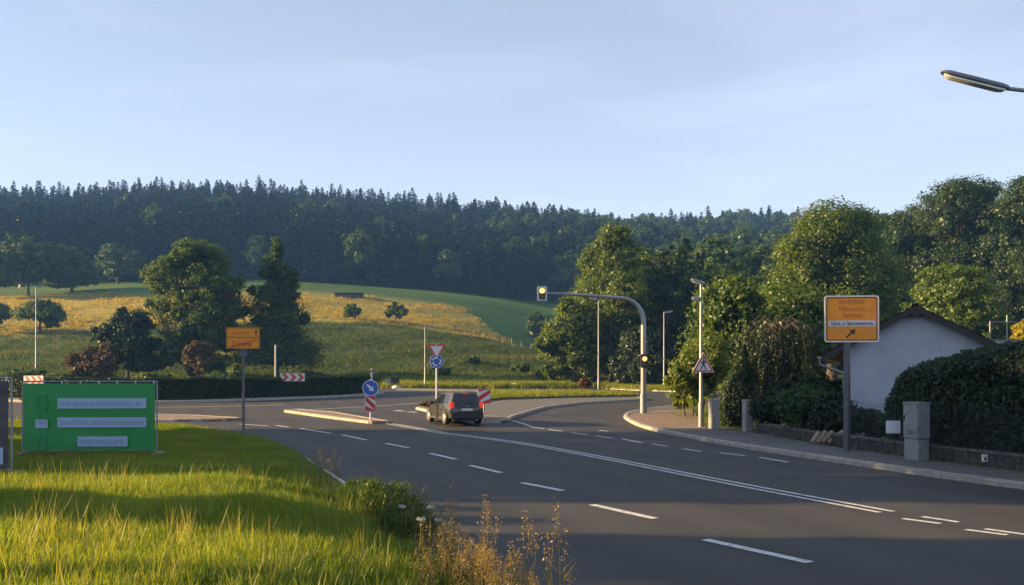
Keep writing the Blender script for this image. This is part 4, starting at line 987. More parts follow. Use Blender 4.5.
# pedestrian warning sign
t = thing('pedestrian_sign', 'red bordered triangular pedestrian warning sign on the double lamp post', 'road sign', (p.x + .06, p.y - .09, p.z), R(4))
zt = zpx(353, 33.2) - p.z; s = .43; tri = [(-s, zt - s * 1.74), (s, zt - s * 1.74), (0, zt)]
cz = zt - s * 1.16
pl = MB().prism(tri, -.03, -.01).build('triangle', M_red, t)
ring(scale_poly(tri, 1.04, 0, cz), scale_poly(tri, .965, 0, cz), -.033, -.006).build('rim', M_white, pl)
MB().prism(scale_poly(tri, .72, 0, cz), -.034, -.029).build('white_field', M_white, pl)
fig = MB(); b0 = zt - s * 1.5
fig.prism(disc(.04, 12, .01, b0 + .42), -.038, -.033)
fig.prism([(-.035, b0 + .18), (.05, b0 + .18), (.06, b0 + .36), (-.02, b0 + .37)], -.038, -.033)
fig.prism([(-.03, b0 + .2), (-.13, b0 + .0), (-.08, b0 + .0), (.02, b0 + .19)], -.0385, -.033)
fig.prism([(.0, b0 + .2), (.08, b0 + .0), (.13, b0 + .0), (.05, b0 + .2)], -.039, -.033)
fig.prism([(-.01, b0 + .35), (-.11, b0 + .24), (-.09, b0 + .21), (.01, b0 + .3)], -.0395, -.033)
fig.prism([(.05, b0 + .35), (.13, b0 + .25), (.11, b0 + .22), (.03, b0 + .3)], -.04, -.033)
fig.build('pedestrian_symbol', M_signblack, pl)
for z in (zt - .25, zt - .6): MB().box(-.11, .02, -.01, .06, z - .02, z + .02).build('clamp', M_galv, t)

# --- near street lamp, its pole just outside the frame on the right
Yl = 14.2; p = Vector((10.35, Yl, .115)); k = Yl / F
t = thing('street_lamp', 'long narrow street lamp head reaching in at the upper right corner', 'street lamp', p)
hz = lambda py: zpx(py, Yl) - p.z
x0 = (941 - CX) * k - p.x; x1 = (1009 - CX) * k - p.x; z0 = hz(72); z1_ = hz(89)
MB().tube([(0, 0, -.2), (0, 0, 1.2), (0, 0, 1.3), (0, 0, hz(118)), (-.1, 0, hz(108)), (-.55, 0, hz(99)), (x1 - .05, 0, z1_ + .01)], [.11, .11, .08, .05, .042, .036, .033], 14).build('pole', M_galv, t, True)
d = Vector((x1 - x0, 0, z1_ - z0)).normalized(); n = Vector((d.z, 0, -d.x)) * -1
if n.z < 0: n = -n
L = math.hypot(x1 - x0, z1_ - z0)
def head_mesh(lo, hi, hw, a, b):
    m = MB(); V = []; prof = [(0, .25), (.04, .7), (.12, .95), (.5, 1), (.88, 1), (.97, .8), (1.0, .45)]
    for u, q in prof:
        c = Vector((x0, 0, z0)) + d * (a + (b - a) * u)
        for (yy, hh) in ((-hw, lo), (-hw, (lo + hi) / 2), (-hw * .6, hi), (hw * .6, hi), (hw, (lo + hi) / 2), (hw, lo)): w_ = c + n * (hh * q) + Vector((0, yy * q, 0)); V.append(w_)
    kk = len(prof)
    return m.add(V, [(6 * i + j, 6 * i + (j + 1) % 6, 6 * i + 6 + (j + 1) % 6, 6 * i + 6 + j) for i in range(kk - 1) for j in range(6)] + [tuple(range(6)), tuple(6 * (kk - 1) + j for j in range(6))])
hd = head_mesh(-.02, .05, .085, 0, L).build('lamp_head', mat('lamp_housing', (.11, .12, .15), .4, .08, metal=.3), t, True)
head_mesh(-.075, -.022, .07, .06, L - .05).build('diffuser', mat('lamp_diffuser', (.55, .55, .5), .25, .05), hd, True)

# --- traffic light on a bent mast
p = G(643.5, 413, .12); Yt = p.y; k = Yt / F
t = thing('traffic_light', 'tall bent traffic light mast reaching over the road with amber lights', 'traffic light', p)
def tz(py): return zpx(py, Yt) - p.z
def tx(px): return (px - 643.5) * k
path = [(0, 0, -.1)]
path += [(0, 0, tz(330))] + [(tx(643.5 - 22 * (1 - math.cos(R(a)))), 0, tz(322 - 24 * math.sin(R(a)))) for a in range(0, 91, 10)] + [(tx(590), 0, tz(295.5)), (tx(560), 0, tz(293.6)), (tx(546), 0, tz(293.4))]
MB().tube(path, [.13] + [.125] + [.12 - .004 * i for i in range(10)] + [.075, .065, .06], 14).build('mast', M_galv, t, True)
MB().tube([(0, 0, -.05), (0, 0, .9)], .16, 14).build('mast_base', M_galv, t, True)
x0, x1, za, zb2 = tx(537), tx(547), tz(286.5), tz(301)
bp = MB().prism(rrect(x0, x1, zb2, za, .06), -.08, -.05).build('backing_board', M_white, t)
hd = MB().box(x0 + .09, x1 - .09, -.2, .16, zb2 + .07, za - .07, .03).build('signal_head', M_black, t)
xm = (x0 + x1) / 2; hgt = za - zb2
def lens(z, r, on, par, x=xm, y=-.2):
    MB().prism(disc(r, 24, x, z), y - .02, y).build('lens', M_amber if on else M_offlens, par)
    m = MB(); V = []
    for i in range(11):
        a = R(180 * i / 10 - 0); c, s_ = math.cos(a), math.sin(a); V += [(x + (r + .012) * c, y, z + (r + .012) * s_), (x + (r + .012) * c, y - .16, z + (r + .012) * s_)]
    m.add(V, [(2 * i, 2 * i + 1, 2 * i + 3, 2 * i + 2) for i in range(10)]); m.build('visor', M_black, par)
lens(za - hgt * .32, .135, True, hd); lens(zb2 + hgt * .30, .125, False, hd)
zq = tz(359); hd = MB().box(-.17, .17, -.34, -.1, zq - .42, zq + .22, .03).build('signal_head', M_black, t)
lens(zq, .115, True, hd, 0.0, -.34); lens(zq - .27, .1, False, hd, 0.0, -.34)
MB().box(-.05, .05, -.12, .0, zq - .3, zq - .25).build('bracket', M_darksteel, t)

# ================================================================== CAR
def car(p, rz):
    t = thing('car', 'dark small hatchback car seen from behind with braking tail lights', 'car', p, rz)
    M_body = mat('car_paint', (.055, .052, .045), .3, .03, 3, metal=.4, coat=.6)
    M_glass = mat('car_glass', (.015, .018, .02), .06, .02, spec=.8)
    M_trim = mat('car_trim', (.022, .022, .024), .6, .05)
    # lower body: stations along y (front = +y): y, half width, sill z, belt z
    st = [(-1.93, .70, .42, .80), (-1.88, .78, .32, .90), (-1.6, .83, .26, .97), (-.9, .845, .22, .96), (0, .85, .22, .945), (.75, .845, .22, .93), (1.1, .835, .24, .90), (1.55, .80, .28, .82), (1.82, .72, .34, .70), (1.92, .60, .42, .62)]
    V = []; prof = [(.0, 0, .0), (.80, 0, .0), (.95, .06, .10), (1.0, .42, .0), (1.0, .62, .0), (.975, .86, .0), (.92, .98, .0), (.0, 1.03, .0)]
    for y, hw, z0, z1 in st:
        half = [(hw * a, z0 + (z1 - z0) * b) for a, b, _ in prof]
        for x, z in half: V.append((x, y, z))
        for x, z in half[-2:0:-1]: V.append((-x, y, z))
    n = 2 * len(prof) - 2; m = MB(); k = len(st)
    m.add(V, [(n * i + j, n * i + (j + 1) % n, n * i + n + (j + 1) % n, n * i + n + j) for i in range(k - 1) for j in range(n)] + [tuple(range(n)), tuple(n * (k - 1) + j for j in range(n))])
    body = m.build('body', M_body, t, True)
    # cabin
    bot = [(-1.86, .70), (-1.80, .755), (-.9, .80), (.3, .80), (.98, .74), (1.06, .66)]; top = [(-1.62, .52), (-1.54, .575), (-.9, .63), (-.1, .63), (.16, .56), (.22, .5)]
    def sec(f):
        pts = []
        for (yb, hb), (yt, ht) in zip(bot, top): pts.append((hb + (ht - hb) * f, yb + (yt - yb) * f))
        return pts
    V = []; levels = [(0, .93), (.45, 1.19), (.88, 1.43), (1.0, 1.5), (1.06, 1.525)]
    for f, z in levels:
        pts = sec(min(f, 1.0)); q = 1 if f <= 1 else .82
        V += [(x * q, y * (1 if q == 1 else .9), z) for x, y in pts] + [(-x * q, y * (1 if q == 1 else .9), z) for x, y in pts[::-1]]
    n = 12; k = len(levels)
    MB().add(V, [(n * i + j, n * i + (j + 1) % n, n * i + n + (j + 1) % n, n * i + n + j) for i in range(k - 1) for j in range(n)] + [tuple(n * (k - 1) + j for j in range(n))]).build('cabin', M_body, t, True)
    def cab(f, u, side):
        """point of the cabin side, u along the length"""
        z = np.interp(f, [0, .45, .88, 1.0], [.93, 1.19, 1.43, 1.5]); pts = sec(f); ys = [q[1] for q in pts]; x = np.interp(u, ys, [q[0] for q in pts]); return (side * (x + .006), u, float(z))
    for sd in (-1, 1):
        for ya, yb, yc, yd in ((-1.45, -.93, -.93, -1.40), (-.86, -.08, -.08, -.86), (-.02, .70, .18, -.02)):
            rows = []
            for f in (.10, .5, .86):
                g = (f - .1) / .76; l = ya + (yd - ya) * g; r_ = yb + (yc - yb) * g
                rows += [cab(f, l + (r_ - l) * i / 5, sd) for i in range(6)]
            MB().add(rows, [(6 * a + i, 6 * a + i + 1, 6 * a + i + 7, 6 * a + i + 6) for a in range(2) for i in range(5)]).build('side_window', M_glass, t)
        MB().box(min(sd * .80, sd * 1.0), max(sd * .80, sd * 1.0), .52, .68, .93, 1.07, .03).build('wing_mirror', M_trim, t, True)
        for y in (-.88, .0): MB().box(min(sd * .80, sd * .866), max(sd * .80, sd * .866), y - .20, y - .06, .84, .875, .008).build('door_handle', M_trim, t)
        MB().box(min(sd * .80, sd * .862), max(sd * .80, sd * .862), -1.05, 1.0, .235, .36, .02).build('sill_trim', M_trim, t)
        for y in (-1.22, 1.25):
            w_ = MB().tube([(sd * .64, y, .31), (sd * .66, y, .31), (sd * .85, y, .31), (sd * .87, y, .31)], [.28, .31, .31, .27], 24).build('wheel', mat('tyre', (.02, .02, .02), .8, .1), t, True)
            MB().tube([(sd * .872, y, .31), (sd * .885, y, .31)], [.21, .18], 16).build('rim', mat('alloy', (.5, .5, .5), .3, .05, metal=.8), w_, True)
            ar = MB(); 
            for i in range(10):
                a0, a1 = R(180 * i / 10), R(180 * (i + 1) / 10)
                pts = [(math.cos(a0), math.sin(a0)), (math.cos(a1), math.sin(a1))]
                ar.add([(sd * .862, y + .39 * pts[0][0], .31 + .37 * pts[0][1]), (sd * .862, y + .39 * pts[1][0], .31 + .37 * pts[1][1]), (sd * .862, y + .31 * pts[1][0], .31 + .315 * pts[1][1]), (sd * .862, y + .31 * pts[0][0], .31 + .315 * pts[0][1])], [(0, 1, 2, 3)])
            ar.build('wheel_arch', M_trim, t)
        M_tl = mat('tail_light', (.55, .02, .015), .25, .05, emit=(1, .06, .03), estr=.16)
        MB().box(min(sd * .60, sd * .79), max(sd * .60, sd * .79), -1.925, -1.78, .76, 1.06, .03).build('tail_light', M_tl, t, True)
        MB().box(min(sd * .45, sd * .62), max(sd * .45, sd * .62), -1.985, -1.94, .36, .41, .008).build('reflector', M_red, t)
        MB().box(min(sd * .50, sd * .72), max(sd * .50, sd * .72), 1.72, 1.86, .62, .74, .03).build('headlight', M_white, t, True)
        MB().tube([(sd * .54, -1.5, 1.535), (sd * .56, -1.4, 1.565), (sd * .56, -.2, 1.565), (sd * .54, -.1, 1.535)], .016, 8).build('roof_rail', M_trim, t, True)
    # rear: window, hatch line, bumper, plate, brake light, wiper
    def rear(f, u): z = np.interp(f, [0, .45, .88, 1.0], [.93, 1.19, 1.43, 1.5]); hb = .70 + (.52 - .70) * f; yb = -1.86 + (-1.62 + 1.86) * f; return (u * hb, yb - .008, float(z))
    rows = []
    for f in (.12, .5, .84): rows += [rear(f, -0.93 + 1.86 * i / 6) for i in range(7)]
    MB().add(rows, [(7 * a + i, 7 * a + i + 1, 7 * a + i + 8, 7 * a + i + 7) for a in range(2) for i in range(6)]).build('rear_window', M_glass, t)
    MB().box(-.77, .77, -2.0, -1.84, .30, .56, .04).build('rear_bumper', M_trim, t, True)
    MB().box(-.26, .26, -1.972, -1.93, .66, .775, .006).build('number_plate', mat('plate_white', (.6, .6, .58), .5, .03), t)
    MB().box(-.42, .42, -1.955, -1.92, .80, .835, .008).build('hatch_handle', M_trim, t)
    MB().box(-.16, .16, -1.70, -1.63, 1.455, 1.485, .006).build('brake_light', MATS['tail_light'], t)
    MB().tube([(0, -1.88, .98), (.3, -1.845, 1.05)], .012, 6).build('rear_wiper', M_trim, t)
    MB().tube([(0, -1.958, .87), (0, -1.966, .87)], .05, 14).build('badge', M_galv, t)
    MB().tube([(.42, -1.9, .24), (.42, -2.02, .24)], .035, 10).build('exhaust', M_galv, t, True)
    MB().box(-.6, .6, -1.8, 1.7, .18, .26).build('underbody', M_black, t)
    wsh = [(.60, 1.075, .95), (-.60, 1.075, .95), (-.47, .255, 1.44), (.47, .255, 1.44)]
    MB().add([(x, y + .012, z + .012) for x, y, z in wsh], [(0, 1, 2, 3)]).build('windscreen', M_glass, t)
    return t
pc = G(459.5, 426.5)
car((pc.x - .35, pc.y + 1.6, z1(pc.x, pc.y + 1.6)), R(22)).scale = (.91, .91, .87)

# ================================================================== CONSTRUCTION FENCES WITH BANNERS
def fence(loc, rz, label, wdt, banner_mat, z_top=2.0):
    t = thing('construction_fence', label, 'fence', loc, rz)
    fr = MB(); r = .021
    for x in (0.03, wdt - .03): fr.tube([(x, 0, -.08), (x, 0, z_top)], r, 10)
    for z in (.12, z_top): fr.tube([(0.03, 0, z), (wdt - .03, 0, z)], r, 10)
    fr.build('frame', M_galv, t, True)
    wm = MB()
    for i in range(1, int(wdt / .1)): wm.box(i * .1 - .0015, i * .1 + .0015, .004, .007, .12, z_top)
    for i in range(1, 9): wm.box(.03, wdt - .03, .007, .010, .12 + i * .21, .123 + i * .21)
    o = wm.build('wire_mesh', M_galv, t); o['kind'] = 'stuff'
    # banner slightly slack between its ties
    nx, nz = 28, 14; V = []
    for j in range(nz + 1):
        for i in range(nx + 1):
            u, v = i / nx, j / nz; V.append((.07 + (wdt - .14) * u, -.03 - .007 * math.sin(u * 22) * (1 - v) - .006 * math.sin(v * 9 + u * 4) - .004 * math.sin(u * 40 + v * 30), .14 + (z_top - .19) * v))
    bn = MB().add(V, [(j * (nx + 1) + i, j * (nx + 1) + i + 1, (j + 1) * (nx + 1) + i + 1, (j + 1) * (nx + 1) + i) for j in range(nz) for i in range(nx)]).build('banner', banner_mat, t, True)
    for i in range(8):
        x = .1 + (wdt - .2) * i / 7
        MB().box(x - .008, x + .008, -.052, .024, z_top - .055, z_top + .024).build('tie', M_white, bn)
    for x in (0.0, wdt):
        MB().box(x - .1, x + .1, -.32, .32, -.06, .08, .02).build('foot', M_concrete, t)
    for z in (.55, 1.45): MB().box(-.04, .07, -.035, .035, z - .02, z + .02, .006).build('coupling', M_galv, t)
    return t, bn
Yf = 21.8; k = Yf / F
xl = (21.5 - CX) * k; wdt = 134 * k
M_banner = mat('banner_green', (.02, .25, .06), .55, .06, 1.2)
fz = float(verge_z(np.array([[xl + 1.5, Yf, 0]]))[0]) - .02
ft, bn = fence((xl, Yf, fz), R(3), 'green banner fence panel with three pale text bars on the verge', wdt, M_banner, zpx(381.5, Yf) - fz)
M_bar = mat('banner_pale_bar', (.33, .45, .62), .55, .05, 2); M_txt = mat('banner_bar_letters', (.20, .30, .47), .6, .05)
def bar(x0, x1, za, zb, nm='text_bar', m=None):
    X0 = (x0 - CX) * k - xl; X1 = (x1 - CX) * k - xl; Z0 = zpx(zb, Yf) - fz; Z1 = zpx(za, Yf) - fz
    MB().box(X0, X1, -.058, -.051, Z0, Z1).build(nm, m or M_bar, bn); return X0, X1, Z0, Z1
for (a, b, c, d, sd) in ((57.5, 144.5, 398.3, 408.5, 21), (57.5, 144.5, 417.4, 427.5, 22), (77, 126, 436.6, 446.6, 23)):
    X0, X1, Z0, Z1 = bar(a, b, c, d); strokes_mesh(strokes(X0 + .06, X1 - .06, Z0 + .07, .13, sd), -.0615, -.0575).build('lettering', M_txt, bn)['kind'] = 'stuff'
X0, X1, Z0, Z1 = bar(36, 48, 419.6, 428, 'envelope_icon'); q = (Z0 + Z1) / 2
MB().prism([(X0 + .03, Z1 - .03), ((X0 + X1) / 2, q - .02), (X1 - .03, Z1 - .03), (X1 - .05, Z1 - .02), ((X0 + X1) / 2, q + .02), (X0 + .05, Z1 - .02)], -.0615, -.0575).build('envelope_flap', M_txt, bn)
M_ic = mat('banner_icon', (.03, .26, .09), .6, .05)
xi = (42 - CX) * k - xl
for zc_, ww in ((402, .14), (443, .11)):
    z = zpx(zc_, Yf) - fz; ring(rrect(xi - ww, xi + ww, z - .2, z + .2, .05), rrect(xi - ww + .04, xi + ww - .04, z - .15, z + .15, .03), -.058, -.05).build('icon_frame', M_ic, bn)
    MB().box(xi - ww * .6, xi + ww * .6, -.059, -.05, z - .02, z + .02).build('icon_bar', M_ic, bn)
# second panel at the left edge with a dark printed banner
def dark_print():
    m, N, L, P = nodes_of('banner_dark_print'); P.inputs['Roughness'].default_value = .6
    g = N.new('ShaderNodeNewGeometry'); v = N.new('ShaderNodeTexNoise'); v.inputs['Scale'].default_value = 2.2; v.inputs['Detail'].default_value = 3; v.inputs['Distortion'].default_value = 1.4
    L.new(g.outputs['Position'], v.inputs['Vector']); r = N.new('ShaderNodeValToRGB'); e = r.color_ramp.elements
    e[0].position = .35; e[0].color = (.035, .04, .05, 1); e[1].position = .75; e[1].color = (.13, .14, .16, 1); q = e.new(.63); q.color = (.07, .07, .08, 1); q = e.new(.68); q.color = (.16, .10, .07, 1)
    L.new(v.outputs['Fac'], r.inputs['Fac']); L.new(r.outputs['Color'], P.inputs['Base Color']); return m
Y2 = 15.2; x2 = (14.5 - CX) * Y2 / F; fz2 = float(verge_z(np.array([[x2, Y2, 0]]))[0]) - .02
f2, bn2 = fence((x2 - 3.45, Y2 - .35, fz2), R(5.8), 'dark printed banner fence panel cut by the left edge', 3.45, dark_print(), zpx(378, Y2) - fz2)
MB().box(2.75, 3.3, -.058, -.051, .22, .52).build('pale_patch', M_bar, bn2)

# ================================================================== RIGHT-HAND GARDEN FRONT
def pillar(px, Y, label, dx=.16):
    p = at(px, Y, .1); t = thing('gate_pillar', label, 'pillar', p, R(12))
    h = zpx(399.5, Y) - p.z
    MB().box(-dx, dx, -dx, dx, -.1, h - .06, .012).build('shaft', M_concrete, t)
    MB().box(-dx - .03, dx + .03, -dx - .03, dx + .03, h - .06, h, .012).build('cap', M_kerb, t)
pillar(714, 32.6, 'grey concrete gate pillar, left one nearer the lamp post'); pillar(748, 31.3, 'grey concrete gate pillar, right one beside the shrubs')
WL = [(8.84, 31.0), (9.05, 27), (9.32, 23.2), (9.87, 20.8), (10.62, 17.4), (12.7, 6.5)]
t = thing('garden_wall', 'low rough stone wall with coping along the pavement', 'wall', (0, 0, 0))
core = MB(); pts = resample(WL, .5)
M_stone = mat('wall_stone', (.066, .06, .052), .9, .28, 7, .6); M_cop = mat('wall_coping', (.10, .095, .085), .9, .2, 5, .5)
stone_variants = []
for i in range(6):
    s_ = MB().box(-.5, .5, -.5, .5, -.5, .5, .07); stone_variants.append(s_.mesh('stone', M_stone))
def place(me, name, loc, rz, sc, par): o = mobj(name, me, par, loc); o.rotation_euler = (random.uniform(-.02, .02), random.uniform(-.02, .02), rz); o.scale = sc; return o
cop = MB().box(-.5, .5, -.5, .5, -.5, .5, .04).mesh('coping_slab', M_cop)
for a, b in zip(pts, pts[1:]):
    d = b - a; L = d.length
    if L < .1: continue
    ang = math.atan2(d.y, d.x); n = Vector((-d.y, d.x, 0)).normalized()
    if n.x < 0: n = -n
    q = [a + n * .06, b + n * .06, b + n * .26, a + n * .26]; core.add([(v.x, v.y, -.02) for v in q] + [(v.x, v.y, .40) for v in q], [(0, 1, 5, 4), (1, 2, 6, 5), (2, 3, 7, 6), (3, 0, 4, 7), (4, 5, 6, 7)])
    if a.y < 33 and a.y > 9:
        for row, (zz, hh) in enumerate(((.19, .13), (.325, .13))):
            cut = random.uniform(.35, .65)
            for (u0, u1) in ((0, cut), (cut, 1)):
                c = a + d * ((u0 + u1) / 2) + n * random.uniform(.07, .095); place(random.choice(stone_variants), 'stone', (c.x, c.y, zz), ang, (L * (u1 - u0) - .015, .10, hh - .012), t)
    if a.y > 9:
        c = a + d * .5 + n * .16; place(cop, 'coping_slab', (c.x, c.y, .425), ang, (L - .012, .32, .065), t)
core.build('mortar_core', mat('mortar', (.10, .095, .085), .95, .2, 9, .5), t)
# chain-link fence on the wall
t = thing('wire_fence', 'dark chain link fence on the low stone wall before the hedge', 'fence', (0, 0, 0))
M_wire = mat('fence_wire', (.035, .04, .04), .5, .1, metal=.4)
fl = resample([(9.42, 24.0), (9.97, 20.8), (10.72, 17.4), (12.2, 9.5)], 2.2)
for q in fl: MB().tube([(q.x + .05, q.y, .40), (q.x + .05, q.y, 1.42)], .024, 8).build('fence_post', M_wire, t, True)
wm = MB(); n_w = 0
for a, b in zip(fl, fl[1:]):
    d = b - a; L = d.length; d /= L; N_ = int(L / .1); hgt = .95
    for i in range(-10, N_):
        for sgn in (1, -1):
            u0, u1, v0, v1 = i * .1, i * .1 + hgt, 0.0, hgt
            if u0 < 0: v0 += -u0; u0 = 0
            if u1 > L: v1 -= u1 - L; u1 = L
            if u1 <= u0: continue
            if sgn < 0: v0, v1 = hgt - v0, hgt - v1
            p0 = a + d * u0; p1 = a + d * u1; w_ = .003
            wm.add([(p0.x, p0.y, .46 + v0 - w_), (p0.x, p0.y, .46 + v0 + w_), (p1.x, p1.y, .46 + v1 + w_), (p1.x, p1.y, .46 + v1 - w_), (p0.x + .004, p0.y, .46 + v0), (p1.x + .004, p1.y, .46 + v1)], [(0, 1, 2, 3), (0, 4, 5, 3), (1, 4, 5, 2)])
    for z in (.5, 1.1): wm.tube([(a.x, a.y, z), (b.x, b.y, z)], .004, 5)
o = wm.build('wire_mesh', M_wire, t); o['kind'] = 'stuff'
# white plate on the fence, tile on the wall
p = at(893.5, 20.9); t = thing('white_plate', 'blank white plate fixed to the fence left of the cabinet', 'plate', (p.x - .02, p.y - .02, zpx(427, 20.9)), R(-68) + R(62))
k = 20.9 / F; MB().box(-7 * k, 7 * k, -.02, 0, -6.3 * k, 6.3 * k, .012).build('plate', mat('plate_sheet', (.74, .75, .80), .4, .03), t)
for sx in (-1, 1): MB().tube([(sx * 5 * k, -.024, 5 * k), (sx * 5 * k, -.018, 5 * k)], .008, 8).build('screw', M_galv, t)
g = G(981, 462, .12); t = thing('meter_tile', 'small white framed marker tile on the low stone wall', 'marker', (10.50, 18.3, .27), R(12))
k = 18.3 / F
t.location = ((981 - CX) * k, 18.15, zpx(458, 18.15))
MB().box(-2.6 * k, 2.6 * k, -.02, .03, -3.6 * k, 3.6 * k, .004).build('plate', M_white, t); MB().box(-1.4 * k, 1.4 * k, -.024, -.0195, -2.2 * k, .6 * k).build('symbol', M_signblack, t)
# distribution cabinet
Yc = 20.05; p = at(916.5, Yc, .115); k = Yc / F
t = thing('utility_cabinet', 'tall grey utility cabinet standing against the low wall', 'cabinet', p, R(-70))
hc = zpx(402, Yc) - p.z
M_cab = mat('cabinet_grey', (.23, .24, .24), .6, .12, 4, .1)
MB().box(-.22, .22, -.16, .16, 0, .50, .01).build('plinth', M_cab, t)
MB().box(-.235, .235, -.175, .175, .512, hc - .05, .012).build('housing', M_cab, t)
MB().box(-.25, .25, -.19, .19, hc - .05, hc, .015).build('lid', M_cab, t)
dr = MB().box(-.215, .215, -.183, -.17, .54, hc - .08, .004).build('door', M_cab, t)
MB().box(-.19, -.16, -.205, -.182, .95, 1.06, .006).build('door_handle', M_black, dr)
for z in (.7, 1.25): MB().box(.2, .22, -.192, -.174, z - .04, z + .04).build('hinge', M_darksteel, dr)
for i in range(3): MB().box(-.12, .12, -.187, -.1825, .62 + i * .035, .632 + i * .035).build('vent_slot', M_black, dr)
# split logs leaning at the wall
k = 24.6 / F
M_log = mat('split_wood', (.30, .24, .16), .85, .25, 9, .4)
for i, (px, py, L, a, tl) in enumerate(((812, 440, .42, 15, 55), (817, 439.5, .46, 20, 50), (822, 439, .50, 25, 44), (828, 438, .62, 30, 36), (834, 437, .5, 35, 30))):
    p = at(px, 24.6, .19); 
    o = MB().tube([(0, 0, 0), (L * math.cos(R(tl)) * .9, .05, L * math.sin(R(tl)) * .9)], [.075, .06], 7).build('log', M_log); o.location = p
    tag(o, ('pale split log by the sign post wall, %s of the pile' % ('leftmost', 'second from left', 'middle one', 'longest', 'rightmost')[i]), 'log', 'logs leaning on the low wall')

# --- the white house
def house():
    Yh = 29.0; k = Yh / F; X = lambda px: (px - CX) * k
    xp = X(915.5); xl, xr = xp - 2.13, xp + 2.06; zr = zpx(308, Yh); sl_ = .56; L = 8.5
    t = thing('white_house', 'small white rendered house gable with dark pitched roof', 'house', (xp, Yh, .05), R(-25))
    zl = zr - .14 - sl_ * (xp - xl); zrr = zr - .14 - sl_ * (xr - xp)
    a, b = xl - xp, xr - xp; zb = -.05
    V = [(a, 0, zb), (b, 0, zb), (b, 0, zrr), (0, 0, zr - .14), (a, 0, zl)]
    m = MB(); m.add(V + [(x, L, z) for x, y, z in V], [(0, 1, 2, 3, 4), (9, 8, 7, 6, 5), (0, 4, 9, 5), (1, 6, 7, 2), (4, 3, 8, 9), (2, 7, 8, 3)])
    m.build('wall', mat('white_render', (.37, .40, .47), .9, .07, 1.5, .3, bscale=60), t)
    M_roof = mat('roof_dark', (.030, .026, .024), .85, .2, 5, .4); M_wood = mat('dark_fascia', (.025, .02, .018), .7, .15)
    for sd, xe in ((-1, -2.99), (1, 2.62)):
        ze = zr + .02 - sl_ * abs(xe); y0, y1 = -.38, L + .3
        rf = MB().add([(0, y0, zr + .02), (xe, y0, ze), (xe, y1, ze), (0, y1, zr + .02), (0, y0, zr - .06), (xe, y0, ze - .08), (xe, y1, ze - .08), (0, y1, zr - .06)], [(0, 1, 2, 3), (7, 6, 5, 4), (0, 4, 5, 1), (1, 5, 6, 2), (2, 6, 7, 3)]).build('roof', M_roof, t)
        # rows of tiles
        n = 9
        for i in range(n):
            u0, u1 = i / n, (i + 1) / n; x0, x1 = xe * u0, xe * u1; q0, q1 = zr + .024 - sl_ * abs(x0), zr + .024 - sl_ * abs(x1)
            MB().add([(x0, y0 - .01, q0 + .004), (x1, y0 - .01, q1 + .03), (x1, y1, q1 + .03), (x0, y1, q0 + .004), (x1, y0 - .01, q1), (x1, y1, q1)], [(0, 1, 2, 3), (1, 4, 5, 2)]).build('tile_course', M_roof, rf)
        MB().add([(0, y0 - .025, zr + .0), (xe, y0 - .025, ze - .02), (xe, y0 - .025, ze - .22), (0, y0 - .025, zr - .2), (0, y0 - .002, zr), (xe, y0 - .002, ze - .02), (xe, y0 - .002, ze - .22), (0, y0 - .002, zr - .2)], [(0, 1, 2, 3), (0, 4, 5, 1), (2, 6, 7, 3), (1, 5, 6, 2), (4, 7, 6, 5)]).build('verge_board', M_wood, t)
        gx = xe + sd * .07; g = MB()
        V = []
        for yy in (y0, y1):
            for i in range(7): q = R(180 + 30 * i); V.append((gx + .075 * math.cos(q), yy, ze - .03 + .075 * math.sin(q)))
        g.add(V, [(i, i + 1, i + 8, i + 7) for i in range(6)] + [tuple(range(7)), tuple(range(13, 6, -1))]).build('gutter', M_galv, t, True)
        if sd < 0:
            MB().tube([(gx, y0 + .15, ze - .1), (gx, y0 + .15, ze - .3), (a - .16, -.08, ze - .6), (a - .14, -.08, ze - .8), (a - .14, -.08, 0)], .05, 10).build('downpipe', M_galv, t, True)
    MB().box(-.1, .1, -.40, 0, zr - .36, zr - .2).build('ridge_beam', M_wood, t)
    MB().box(-.12, .12, -.38, L + .3, zr + .02, zr + .09, .03).build('ridge_cap', M_roof, t)
house()
# flat terrace with pipe railing right of the house
Yg = 33.0; k = Yg / F; t = thing('garage', 'low flat roofed garage right of the white house', 'garage', ((1010 - CX) * k, Yg, .05))
zt = zpx(341, Yg) - .05; x0 = (986 - 1010) * k
MB().box(x0, x0 + 5, 0, 5, -.1, zt - .12).build('wall', M_concrete, t); MB().box(x0 - .08, x0 + 5.1, -.08, 5.1, zt - .12, zt, .02).build('roof', M_concrete, t)
Yg2 = 33.6
t = thing('pipe_railing', 'thin grey pipe railing on the flat roof at the right edge', 'railing', ((990 - CX) * Yg2 / F, Yg2, zt + .05)); k = Yg2 / F
for px, top in ((990, 321), (1007, 315)): MB().tube([((px - 990) * k, 0, -.01), ((px - 990) * k, 0, zpx(top, Yg2) - zt - .05)], .022, 8).build('post', M_galv, t, True)
for za in (322, 340): MB().tube([((979 - 990) * k if za > 330 else 0, .0, zpx(za, Yg2) - zt - .05), ((1040 - 990) * k, 0, zpx(za, Yg2) - zt - .05)], .016, 8).build('rail', M_galv, t, True)

